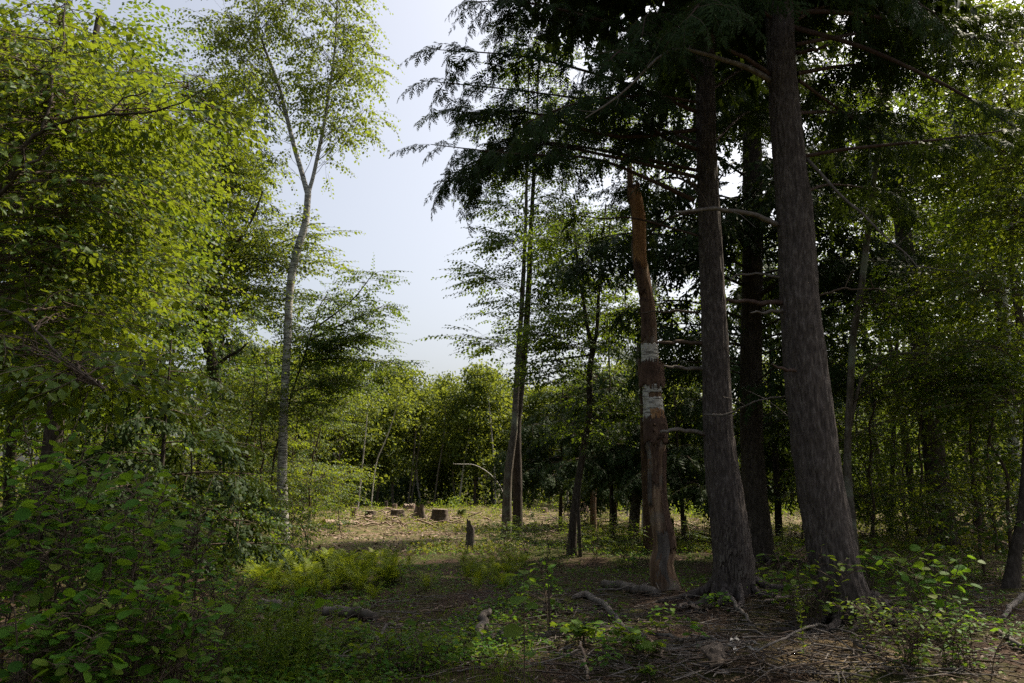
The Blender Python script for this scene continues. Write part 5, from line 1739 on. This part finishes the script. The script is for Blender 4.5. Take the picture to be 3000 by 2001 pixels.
for q, (px, py, s, lb) in enumerate([(2160, 1908, 1.0, 'torn white birch bark scrap, left one of two near the sandy mound'), (2212, 1915, .7, 'smaller white birch bark scrap against the left edge of the sandy mound'), (2052, 1795, .9, 'pale bark chip lying below the hemlock roots')]):
    g_ = G(px, py)
    mb = MB()
    for k in range(7):
        c = g_ + np.array((r.normal(0, .035 * s), r.normal(0, .04 * s), .03 + .015 * k * r.random()))
        d = nrm(r.normal(0, 1, 3) * (1, 1, .35))
        V, Fc = leaf_oval(r.uniform(.6, .95), .2, .35)
        Mx = mats_from([c], [d], [r.normal(0, .5, 3) + (0, 0, 1)], .075 * s)[0]
        Vw = tr(V, Mx)
        mb.add(np.concatenate([Vw, Vw - (0, 0, .003)]), np.concatenate([Fc, Fc[:, ::-1] + len(V)]), 0)
    o = mb.build('bark_scrap', M['birch_old'] if q < 2 else M['slash'], None, g_)
    o.location = tuple(g_)
    tag(o, lb, 'bark', 'white bark scraps on the ground' if q < 2 else None)


# ------------------------------------------------------------------ near plants with leaves as parts
def leaf_round(w, tipl=.0):
    o = [(0, 0), (-.30, .06), (-.47, .30), (-.48, .55), (-.33, .80), (0, 1.0), (.33, .80), (.48, .55), (.47, .30), (.30, .06)]
    V = [(x * w, y, .16 * abs(x) - .10 * y * y) for x, y in o]
    n = len(o)
    mid = [(0, .3, -.01), (0, .62, -.04)]
    V += mid
    m0, m1 = n, n + 1
    Fc = [(0, m0, 1), (1, m0, 2), (2, m0, m1), (2, m1, 3), (3, m1, 4), (4, m1, 5), (0, 9, m0), (9, 8, m0), (8, m1, m0), (8, 7, m1), (7, 6, m1), (6, 5, m1)]
    return np.array(V, np.float32), np.array(Fc, np.int32)


def leaf_mesh(kind, k, matl):
    mb = MB()
    r = np.random.default_rng(k * 7 + len(kind))
    if kind == 'round':
        V, Fc = leaf_round(r.uniform(.82, 1.05))
    elif kind == 'maple':
        V, Fc = leaf_maple(r.uniform(.9, 1.1), r.uniform(.05, .22))
    else:
        V, Fc = leaf_round(r.uniform(.5, .66))
    V = V + r.normal(0, .012, V.shape).astype(np.float32)
    mb.add(V, Fc, 0, kind != 'maple')
    mb.tube([(0, -.22, .02), (0, -.1, .005), (0, 0, 0)], [.012, .011, .009], 3, 0)
    me = mb.mesh('leaf', [matl])
    return me


LM = {(k, m): [leaf_mesh(k, q, M[m]) for q in range(4)] for k, m in (('round', 'shrub_leaf'), ('oval', 'shrub_leaf'), ('maple', 'seed_leaf'), ('oval', 'seed_leaf'), ('round', 'seed_leaf'), ('oval', 'dry_leaf'), ('oval', 'weed'))}


def plant(name, label, cat, base, H, spread, nst, per, size, lk, seed, group=None, stem='twig', lean=(0, 0), bare=.2, up=.25, srad=.008, twigs=True, flat=.4, sizevar=.3):
    r = np.random.default_rng(seed)
    t = thing(name, label, cat, base, group)
    meshes = LM[lk]
    for s in range(nst):
        a = r.uniform(0, 6.28)
        sp = spread * (r.uniform(.25, 1) if nst > 1 else .15)
        h = H * r.uniform(.7, 1.0) if nst > 1 else H
        dx, dy = sp * math.cos(a) + lean[0], sp * math.sin(a) + lean[1]
        off = np.array((r.normal(0, .06), r.normal(0, .06), 0)) if nst > 1 else np.zeros(3)
        pth = smooth_path([off + (0, 0, -.05), off + (dx * .25, dy * .25, h * .45), off + (dx * .65, dy * .65, h * .8), off + (dx, dy, h)], 14)
        mb = MB()
        mb.tube(pth, np.linspace(srad, srad * .35, 14), 5, 0)
        leaves = []
        for k in range(per):
            f = bare + (1 - bare) * (k + r.uniform(-.3, .3)) / max(1, per - 1)
            f = min(max(f, .05), 1)
            p = pth[min(13, int(round(f * 13)))]
            b_ = k * 2.4 + r.normal(0, .4)
            if twigs:
                L = r.uniform(.05, .34) * min(1, H) * (1.15 - .75 * f)
                e = p + np.array((math.cos(b_), math.sin(b_), r.uniform(.1, .7))) * L
                mb.tube([p, (p + e) / 2 + (0, 0, .01), e], [.004, .003, .002], 3, 0)
            else:
                e = p
            d = np.array((math.cos(b_), math.sin(b_), r.normal(-.05, up)))
            leaves.append((e, d))
        mb.build('stem', M[stem], t)
        for e, d in leaves:
            sz = size * r.uniform(1 - sizevar, 1 + sizevar)
            d = nrm(d)
            Mx = mats_from([e + d * sz * .2], [d], [r.normal(0, flat, 3) + (0, 0, 1)], sz)[0]
            o = bpy.data.objects.new('leaf', meshes[r.integers(len(meshes))])
            COL.objects.link(o)
            o.parent = t
            o.matrix_local = Matrix(Mx.tolist())
    return t


SG = 'leafy shrubs in the left foreground'


def at(px, d):
    u = (px - 1500.0) / F / (CP + .15 * SP)
    return np.array((u * d, d, hz(u * d, d)))


RS, OS = ('round', 'shrub_leaf'), ('oval', 'shrub_leaf')
for q, (px, d, H, sp, nst, per, sz, lk, lb) in enumerate([
        (60, 5.2, 1.75, .5, 4, 26, .085, RS, 'round leaved shrub at left picture edge with a few yellowish top leaves'),
        (175, 5.6, 2.0, .35, 4, 26, .090, RS, 'tallest foreground shrub with large round backlit leaves near the left edge'),
        (330, 5.3, 1.62, .5, 5, 26, .085, RS, 'dense round leaved foreground shrub, second right of the tallest one'),
        (450, 5.9, 1.62, .5, 5, 26, .080, RS, 'round leaved shrub in front of the dark young hemlock'),
        (560, 6.3, 1.38, .45, 5, 24, .075, OS, 'oval leaved shrub between the round leaved shrubs and the fern bed'),
        (655, 6.9, 1.05, .40, 4, 22, .070, OS, 'shrub forming the right end of the left foreground thicket'),
        (250, 6.6, 1.85, .5, 4, 24, .080, OS, 'oval leaved shrub standing behind the tallest round leaved one'),
        (400, 7.2, 1.75, .6, 4, 24, .078, OS, 'oval leaved shrub at the back of the thicket before the young hemlock'),
        (540, 7.6, 1.5, .6, 4, 24, .075, OS, 'shrub at the back right of the left thicket'),
        (40, 7.2, 2.0, .6, 4, 24, .082, OS, 'tall oval leaved shrub at the back left corner of the thicket'),
        (690, 8.0, .85, .40, 4, 18, .066, OS, 'low shrub touching the left end of the fern bed'),
        (130, 4.9, 1.0, .45, 4, 24, .085, RS, 'low round leaved shrub at the bottom left corner'),
        (420, 5.0, 1.0, .45, 5, 24, .085, RS, 'low round leaved shrub in front at the bottom left'),
        (300, 4.7, .8, .40, 4, 22, .080, RS, 'lowest round leaved shrub at the bottom edge left of the feathery weeds'),
        (560, 5.4, .85, .45, 5, 22, .075, OS, 'low oval leaved shrub at the front of the thicket right side')]):
    plant('leafy_shrub', lb, 'shrub', at(px, d), H, sp, nst + 1, int(per * 1.6), sz * .92, lk, 500 + q, SG, bare=.12)
plant('withered_shrub', 'half withered shrub with brownish yellow leaves in the bottom left foreground', 'shrub', at(150, 4.85), .95, .3, 3, 12, .06, ('oval', 'dry_leaf'), 530)
plant('leafy_shrub', 'bright green shrub against the foot of the thickest hemlock', 'shrub', G(2370, 1850), .82, .62, 9, 17, .085, ('oval', 'seed_leaf'), 531, 'shrubs beside the hemlock feet', bare=.15)
plant('leafy_shrub', 'green shrub with large backlit leaves between the hemlock and right picture edge', 'shrub', G(2740, 1870), .80, .60, 9, 15, .09, ('round', 'shrub_leaf'), 532, 'shrubs beside the hemlock feet', bare=.15)
plant('leafy_shrub', 'small yellow green shoot with upright stem amid the right hand shrub', 'shrub', G(2745, 1800), .72, .08, 2, 9, .10, ('maple', 'seed_leaf'), 533, None, bare=.3)
plant('leafy_shrub', 'green shrub in shade right of the thickest hemlock trunk', 'shrub', G(2560, 1745), .75, .4, 6, 15, .085, ('oval', 'shrub_leaf'), 534, 'shrubs beside the hemlock feet')
plant('leafy_shrub', 'small leaved shrub at the bottom right corner', 'shrub', G(2660, 1965), .52, .45, 11, 26, .042, ('oval', 'seed_leaf'), 535, 'small leaved shrubs at the bottom right', bare=.06, srad=.004)
plant('leafy_shrub', 'small leaved shrub with reddish tips at far bottom right', 'shrub', G(2830, 1975), .55, .40, 11, 24, .044, ('oval', 'shrub_leaf'), 536, 'small leaved shrubs at the bottom right', bare=.06, srad=.004)
plant('leafy_shrub', 'small leaved shrub climbing the right slope of the sandy mound', 'shrub', G(2560, 1905), .42, .35, 8, 20, .042, ('oval', 'seed_leaf'), 537, 'small leaved shrubs at the bottom right', bare=.06, srad=.004)
plant('broad_leaved_sapling', 'single upright stem with big pale green leaves in the bottom middle', 'sapling', at(1535, 5.9), .98, .03, 1, 11, .125, ('round', 'seed_leaf'), 538, None, bare=.12, up=.12, srad=.006, twigs=False, flat=.15, sizevar=.2)
plant('dark_leafy_sapling', 'dark drooping leafy stem standing before the grey rotting log', 'sapling', at(905, 7.4), .62, .1, 2, 11, .12, ('oval', 'shrub_leaf'), 539, None, bare=.25, up=.5)
plant('dark_leafy_sapling', 'dark narrow leafy sapling with reddish stem left of the crooked branch', 'sapling', G(1590, 1850), .85, .12, 3, 13, .08, ('oval', 'shrub_leaf'), 540, None, bare=.2, up=.5)
plant('leafy_seedling', 'bright yellow green maple seedling cluster below the crooked branch', 'seedling', G(1730, 1890), .24, .3, 7, 7, .085, ('maple', 'seed_leaf'), 541, 'maple seedlings in the foreground', bare=.5, twigs=False)
plant('leafy_seedling', 'maple seedling cluster with the largest bright leaves, right of its neighbour', 'seedling', G(1868, 1930), .26, .26, 6, 7, .105, ('maple', 'seed_leaf'), 542, 'maple seedlings in the foreground', bare=.5, twigs=False)
plant('leafy_seedling', 'single small maple seedling above the long straight grey stick', 'seedling', G(1950, 1868), .2, .08, 2, 6, .08, ('maple', 'seed_leaf'), 543, 'maple seedlings in the foreground', bare=.5, twigs=False)
plant('leafy_seedling', 'tiny maple seedling at the bottom edge right of the bare mossy patch', 'seedling', G(1890, 1998), .14, .1, 3, 5, .07, ('maple', 'seed_leaf'), 544, 'maple seedlings in the foreground', bare=.5, twigs=False)
plant('leafy_seedling', 'small seedling growing out of the dark log beside the snag', 'seedling', G(1890, 1650), .3, .15, 3, 6, .10, ('oval', 'seed_leaf'), 545, None, bare=.5)
BG = 'leafy bramble plants in the bottom middle'
for q, (px, py, H, lb) in enumerate([(1230, 1990, .42, 'tallest leafy bramble in the bottom middle foreground'), (1300, 1975, .40, 'leafy bramble right of the tallest bramble'), (1150, 1965, .34, 'leafy bramble between the feathery weeds and the tallest bramble'), (1075, 1985, .30, 'low leafy bramble at the right edge of the feathery weeds'),
                                     (1350, 1930, .28, 'leafy bramble nearest the driftwood like chunk'), (1040, 1905, .26, 'leafy bramble in front of the grey rotting log'), (1200, 1880, .26, 'leafy bramble beside the forked dark root stick'), (1480, 1985, .22, 'low leafy bramble around the foot of the upright big leaved stem'), (930, 1930, .3, 'leafy bramble hiding among the feathery weeds')]):
    plant('bramble', lb, 'plant', G(px, py), H, .22, 5, 10, .062, ('oval', 'seed_leaf') if q % 2 == 0 else ('oval', 'weed'), 560 + q, BG, bare=.2, srad=.004)

# shaded low plants under the hemlocks and in the middle distance
LGp = 'low leafy plants scattered over the shaded forest floor'
proto = plant('low_plant', 'low leafy plant scattered on the shaded forest floor', 'plant', (0, 0, 0), .22, .16, 3, 6, .07, ('oval', 'shrub_leaf'), 580, LGp, bare=.3, srad=.003, twigs=False)
r = np.random.default_rng(12)
spots = []
while len(spots) < 70:
    px, py = r.uniform(720, 2950), r.uniform(1640, 1995)
    if 2150 < px < 2520 and py > 1830:
        continue
    spots.append((px, py))
for k, (px, py) in enumerate(spots):
    o = proto if k == 0 else copy_tree(proto)
    o.location = tuple(float(c) for c in G(px, py))
    o.rotation_euler = (0, 0, r.uniform(0, 6.28))
    s = r.uniform(.6, 1.3)
    o.scale = (s, s, s)
    where = ('between the left thicket and the rotting logs' if px < 950 else 'around the rotting logs left of the upright big leaved stem' if px < 1350 else 'around the upright big leaved stem' if px < 1620 else 'around the crooked grey branch' if px < 1950 else 'on the roots of the two big hemlocks' if px < 2450 else 'by the small leaved shrubs at the bottom right') if py > 1780 else (
        'in front of the dense fern bed' if px < 1300 else 'between the fern patches and the snag' if px < 1850 else 'behind the snag and hemlock feet' if px < 2450 else 'in the shade right of the thickest hemlock')
    o['label'] = 'low leafy plant ' + where


# ------------------------------------------------------------------ ferns
def frond_mesh(seed):
    r = np.random.default_rng(seed)
    mb = MB()
    n = 18
    t = np.linspace(0, 1, n)
    bend = r.uniform(.45, .8)
    pth = np.stack([.04 * np.sin(t * 3 + seed), t * (1 - .18 * t * bend), .9 * t * bend * 1.6 - 1.15 * bend * t ** 2.2], -1)
    mb.tube(pth, np.linspace(.008, .002, n), 3, 0)
    T = nrm(np.gradient(pth, axis=0))
    for k in range(3, n):
        f = t[k]
        l = .20 * math.sin(math.pi * min(1, .18 + .82 * f)) ** .8 * (1 if f < .97 else .5) + .015
        for sd in (1, -1):
            d = nrm(np.array((sd, .42, -.1 + r.normal(0, .08))) + T[k] * .2)
            V = np.array([(0, 0, 0), (-.10, .18, 0), (-.075, .5, .01), (-.04, .78, -.01), (0, 1, -.05), (.04, .78, -.01), (.075, .5, .01), (.10, .18, 0)], np.float32)
            Fc = np.array([(0, 7, 1), (1, 7, 6), (1, 6, 2), (2, 6, 5), (2, 5, 3), (3, 5, 4)], np.int32)
            mb.add(tr(V, mats_from([pth[k]], [d], [(0, r.normal(0, .2), 1)], l)[0]), Fc, 0)
    return mb.mesh('frond', [M['fern']])


FM = [frond_mesh(600 + k) for k in range(5)]


def fern(base, size, nfr, label, group, seed):
    r = np.random.default_rng(seed)
    t = thing('fern', label, 'fern', base, group)
    for k in range(nfr):
        a = k / nfr * 6.283 + r.normal(0, .3)
        tilt = r.uniform(.25, .95)
        d = np.array((math.cos(a) * math.cos(tilt), math.sin(a) * math.cos(tilt), math.sin(tilt)))
        upv = np.array((-math.cos(a) * math.sin(tilt), -math.sin(a) * math.sin(tilt), math.cos(tilt)))
        s = size * r.uniform(.75, 1.15)
        o = bpy.data.objects.new('frond', FM[r.integers(5)])
        COL.objects.link(o)
        o.parent = t
        o.matrix_local = Matrix(mats_from([d * .0], [d], [upv], s)[0].tolist())
    return t


def fern_place(px, py):
    side = 'at its left end' if px < 860 else 'at its right end' if px > 1120 else 'in its middle left' if px < 990 else 'in its middle right'
    return side + (', front row' if py > 1700 else ', back row')


r = np.random.default_rng(21)
cnt = 0
while cnt < 105:
    px, py = r.uniform(745, 1245), r.uniform(1640, 1765)
    if py > 1640 + 125 * (1 - ((px - 930) / 340) ** 2) or py < 1628 + max(0, (px - 950)) * .12:
        continue
    fern(G(px, py), r.uniform(.26, .52), 7, 'yellow green fern of the dense bed before the birch, ' + fern_place(px, py), 'ferns of the dense bed', 700 + cnt)
    cnt += 1
cnt = 0
while cnt < 26:
    px, py = r.uniform(1335, 1540), r.uniform(1655, 1735)
    fern(G(px, py), r.uniform(.24, .42), 7, ('fern in the left half of the smaller fern patch' if px < 1435 else 'fern in the right half of the smaller fern patch') + (', nearer row' if py > 1695 else ', farther row'), 'ferns of the smaller patch', 800 + cnt)
    cnt += 1
fern(G(1092, 1765), .34, 7, 'small bright fern standing alone in front of the dense bed', None, 850)
fern(G(1248, 1730), .40, 7, 'bright fern with flat fronds at the right end of the dense bed', None, 851)
fern(G(905, 1752), .48, 8, 'large pale fern at the front middle of the dense bed', None, 852)

# ------------------------------------------------------------------ feathery weeds and grass at the bottom left
def weed_proto(seed, H, nl, ll):
    r = np.random.default_rng(seed)
    t = thing('feathery_weed', None, 'plant', (0, 0, 0))
    mb, ml = MB(), MB()
    c = smooth_path([(0, 0, -.03), (r.normal(0, .02), r.normal(0, .02), H * .4), (r.normal(0, .05), r.normal(0, .05), H * .75), (r.normal(0, .09), r.normal(0, .09), H)], 16)
    mb.tube(c, np.linspace(.0045, .0015, 16), 4, 0)
    pos, dd, up, sc = [], [], [], []
    def run(path, n, l0, l1):
        for k in range(n):
            f = .08 + .92 * k / n
            p = path[int(f * (len(path) - 1))]
            a = k * 2.4
            pos.append(p)
            dd.append((math.cos(a), math.sin(a), r.uniform(.25, .9)))
            up.append(r.normal(0, .4, 3) + (0, 0, 1))
            sc.append((l0 + (l1 - l0) * f) * r.uniform(.7, 1.2))
    run(c, nl, ll, ll * .5)
    for k in range(6):
        p = c[6 + k * 1 + r.integers(3)]
        a = r.uniform(0, 6.28)
        e = p + np.array((math.cos(a) * .10, math.sin(a) * .10, .14)) * H * r.uniform(.6, 1.3)
        s = smooth_path([p, (p + e) / 2 + (0, 0, -.01), e], 8)
        mb.tube(s, np.linspace(.0025, .001, 8), 3, 0)
        run(s, 14, ll * .45, ll * .3)
    V = np.array([(0, 0, 0), (-.12, .4, .02), (0, 1, -.15), (.12, .4, .02)], np.float32)
    ml.inst([(V, np.array([(0, 3, 1), (1, 3, 2)], np.int32), 0)], mats_from(pos, dd, up, sc))
    mb.build('stem', M['weed'], t)
    ml.build('leaves', M['weed'], t)
    return t


pwd = [weed_proto(900, .62, 46, .095), weed_proto(901, .5, 40, .08), weed_proto(902, .75, 50, .10)]
r = np.random.default_rng(31)
WG = {0: 'feathery weeds at the bottom edge left of centre', 1: 'feathery weeds in the bottom left corner', 2: 'feathery weeds right of the thicket'}
wl_ = ['feathery weed of the soft bottom edge clump', 'feathery weed below the round leaved shrubs', 'leafy upright weed between left thicket and rotting logs']
for k in range(95):
    if k < 55:
        px, py, z = r.normal(850, 75), r.uniform(1890, 2025), 0
    elif k < 72:
        px, py, z = r.uniform(60, 380), r.uniform(2010, 2120), 1
    else:
        px, py, z = r.uniform(620, 760), r.uniform(1820, 1985), 2
    g_ = G(px, py)
    wh = ''
    if z == 0:
        wh = (', left part' if px < 850 else ', right part') + (', front row' if py > 1975 else ', middle row' if py > 1930 else ', back row')
    elif z == 1:
        wh = ', near the corner' if px < 200 else ', near the leaf thicket'
    else:
        wh = ', nearer ones' if py > 1900 else ', farther ones'
    place(pwd[k % 3], g_, wl_[z] + wh.replace('ones', 'row'), WG[z], r.uniform(.6, 1.0) if z != 1 else r.uniform(.8, 1.15))
place(pwd[2], G(2312, 1900) + (0, -.35, 0), 'single thin feathery weed standing on top of the sandy mound', None, .75)

# grass between them
r = np.random.default_rng(41)


def scatter_px(n, x0, x1, y0, y1, r):
    out = []
    for _ in range(n):
        out.append(G(r.uniform(x0, x1), r.uniform(y0, y1)))
    return np.array(out)


def scatter_area(n, d0, d1, spread, r, pw=1.0):
    d = d0 + (d1 - d0) * r.random(n) ** pw
    x = r.uniform(-1, 1, n) * d * spread
    return np.stack([x, d, height(x, d)], -1)


BL = np.array([(-.02, 0, 0), (.02, 0, 0), (.014, .5, .0), (-.014, .5, 0), (0, 1, -.12)], np.float32)
BLF = np.array([(0, 1, 2), (0, 2, 3), (3, 2, 4)], np.int32)
pos = np.concatenate([scatter_px(420, 640, 1120, 1860, 2060, r), scatter_px(220, 0, 600, 1950, 2150, r), scatter_px(120, 900, 1500, 1780, 1900, r), scatter_px(180, 2560, 2900, 1600, 1720, r), scatter_px(150, 1200, 1600, 1900, 2040, r)])
pos = np.repeat(pos, 7, 0) + r.normal(0, .05, (len(pos) * 7, 3)) * (1, 1, 0)
pos[:, 2] = height(pos[:, 0], pos[:, 1]) - .01
mb = MB()
mb.inst([(BL, BLF, 0)], mats_from(pos, r.normal(0, .38, (len(pos), 3)) + (0, 0, 1), r.normal(0, 1, (len(pos), 3)), r.uniform(.05, .19, len(pos))))
tag(mb.build('grass', M['grass']), 'fine green grass in the foreground', kind='stuff')

# fallen leaves and bark crumbs
mb = MB()
a1 = scatter_area(26000, 5, 24, .85, r, 1.5)
n = len(a1)
a1 = a1[(((a1[:, 0] - 2.75) / .8) ** 2 + ((a1[:, 1] - 7.0) / .6) ** 2 > 1) | (r.random(n) < .12)]
n = len(a1)
a1[:, 2] += r.uniform(.0, .035, n)
mb.inst([(*leaf_diamond(.62), 0)], mats_from(a1, r.normal(0, 1, (n, 3)) * (1, 1, .25), r.normal(0, .35, (n, 3)) + (0, 0, 1), r.uniform(.02, .065, n)))
tag(mb.build('leaf_litter', M['litter']), 'brown fallen leaves and bark crumbs', kind='stuff')

# small twigs everywhere underfoot
mb = MB()
a1 = np.concatenate([scatter_area(1500, 5.5, 15, .75, r, 1.2), scatter_px(900, 1350, 2500, 1740, 2001, r), scatter_px(850, 760, 2950, 1735, 2001, r)])
for idx, p in enumerate(a1):
    a = r.uniform(0, 6.28)
    L = r.uniform(.06, .32) * (1 if idx < 2400 else 2.3)
    d = np.array((math.cos(a), math.sin(a), r.normal(0, .12))) * L
    k = r.normal(0, .12, 3) * L
    w = r.uniform(.0025, .007) * (1 if idx < 2400 else 1.35)
    p = p + (0, 0, .03 + r.uniform(0, .035))
    mb.tube([p - d * .5, p + k * (1, 1, .3), p + d * .5], [w, w * .9, w * .6], 4, int(r.random() > .5))
tag(mb.build('twig_litter', [M['grey_limb'], M['twig']]), 'small dead twigs strewn over the forest floor', kind='stuff')

# low green cover in the shade
mb = MB()
V, Fc = leaf_simple(.6, .1, .1)
a1 = np.concatenate([scatter_area(4200, 5.2, 24, .85, r, 1.2), scatter_px(750, 560, 1550, 1780, 2060, r), scatter_px(250, 2500, 3000, 1650, 2001, r)])
keep = np.array([mnoise.noise((p[0] * .55, p[1] * .55, 3.3)) + .15 * (p[1] > 13) + .12 * (p[0] < .3) > -.02 for p in a1])
lg_ = G(930, 1815)
keep &= ~((np.abs(a1[:, 0] - lg_[0]) < 1.6) & (a1[:, 1] < lg_[1] + .4) & (a1[:, 1] > lg_[1] - 1.3))
keep &= ~((np.abs(a1[:, 0] - 2.9) < 1.6) & (a1[:, 1] < 9.5))
a1 = a1[keep]
a1 = np.repeat(a1, 8, 0)
n = len(a1)
a1 = a1 + r.normal(0, .10, (n, 3)) * (1, 1, 0)
a1[:, 2] = height(a1[:, 0], a1[:, 1]) + r.uniform(.02, .14, n)
mb.inst([(*leaf_diamond(.66), 0)], mats_from(a1, r.normal(0, 1, (n, 3)) * (1, 1, .3), r.normal(0, .35, (n, 3)) + (0, 0, 1), r.uniform(.03, .075, n)))
tag(mb.build('ground_cover', M['shrub_leaf']), 'low green herbs covering the shaded floor', kind='stuff')

# herbs, brush and slash of the sunny clearing
mb = MB()
a1 = scatter_area(9500, 19, 74, .62, r, 1.3)
keep = np.array([mnoise.noise((p[0] * .33, p[1] * .22, 1.3)) + (.35 if p[1] > 50 else 0) > -.08 for p in a1])
a1 = a1[keep]
a1 = np.repeat(a1, 12, 0)
n = len(a1)
a1 = a1 + r.normal(0, .22, (n, 3)) * (1, 1, 0)
a1[:, 2] = height(a1[:, 0], a1[:, 1]) + np.abs(r.normal(0, .10, n)) + .02
mb.inst([(*leaf_diamond(.62), 0)], mats_from(a1, r.normal(0, 1, (n, 3)) * (1, 1, .6), r.normal(0, .5, (n, 3)) + (0, 0, 1), r.uniform(.05, .13, n)))
tag(mb.build('clearing_herbs', M['clear_leaf']), 'yellow green low herbs over the sunlit clearing', kind='stuff')
mb = MB()
a1 = np.concatenate([scatter_area(150, 46, 68, .55, r), scatter_px(22, 1780, 1850, 1480, 1500, r), scatter_px(24, 1960, 2080, 1490, 1520, r), scatter_px(14, 1320, 1360, 1478, 1492, r), scatter_px(14, 2230, 2330, 1480, 1530, r)])
for p in a1:
    n = 34
    H = r.uniform(.25, .95)
    q = p + np.stack([r.normal(0, .22, n), r.normal(0, .22, n), r.uniform(.05, 1, n) * H], -1)
    mb.inst([(V, Fc, 0)], mats_from(q, r.normal(0, 1, (n, 3)), r.normal(0, .5, (n, 3)) + (0, 0, 1), r.uniform(.09, .20, n)))
    mb.tube([p, p + (r.normal(0, .04), 0, H * .6), p + (r.normal(0, .06), 0, H)], [.008, .006, .003], 4, 0)
tag(mb.build('weeds', M['weed']), 'taller bright weeds along the back of the clearing', kind='stuff')
mb = MB()
a1 = scatter_area(2200, 25, 64, .6, r, 1.2)
for p in a1:
    a = r.uniform(0, 6.28)
    L = r.uniform(.2, .9)
    d = np.array((math.cos(a), math.sin(a), r.normal(0, .12))) * L
    w = r.uniform(.005, .016) * (2.2 if r.random() < .12 else 1)
    p = p + (0, 0, .04 + r.uniform(0, .08))
    mb.tube([p - d * .5, p + r.normal(0, .05, 3), p + d * .5], [w, w * .9, w * .5], 4, 0)
for p in np.concatenate([scatter_px(150, 990, 1330, 1500, 1548, r), scatter_px(60, 1330, 2080, 1495, 1545, r)]):
    a = r.uniform(0, 6.28)
    L = r.uniform(.25, 1.1)
    d = np.array((math.cos(a), math.sin(a), r.normal(0, .22))) * L
    w = r.uniform(.015, .045)
    p = p + (0, 0, .07 + r.uniform(0, .12))
    mb.tube([p - d * .5, p + r.normal(0, .05, 3), p + d * .5], [w, w * .9, w * .6], 5, 0)
a1 = np.repeat(scatter_area(5000, 20, 66, .6, r, 1.2), 2, 0)
n = len(a1)
a1 = a1 + r.normal(0, .2, (n, 3)) * (1, 1, 0) + (0, 0, .04)
mb.inst([(*leaf_diamond(.7), 0)], mats_from(a1, r.normal(0, 1, (n, 3)) * (1, 1, .3), r.normal(0, .4, (n, 3)) + (0, 0, 1), r.uniform(.06, .18, n)))
tag(mb.build('slash', M['slash']), 'pale dry slash and wood chips left over the clearing', kind='stuff')
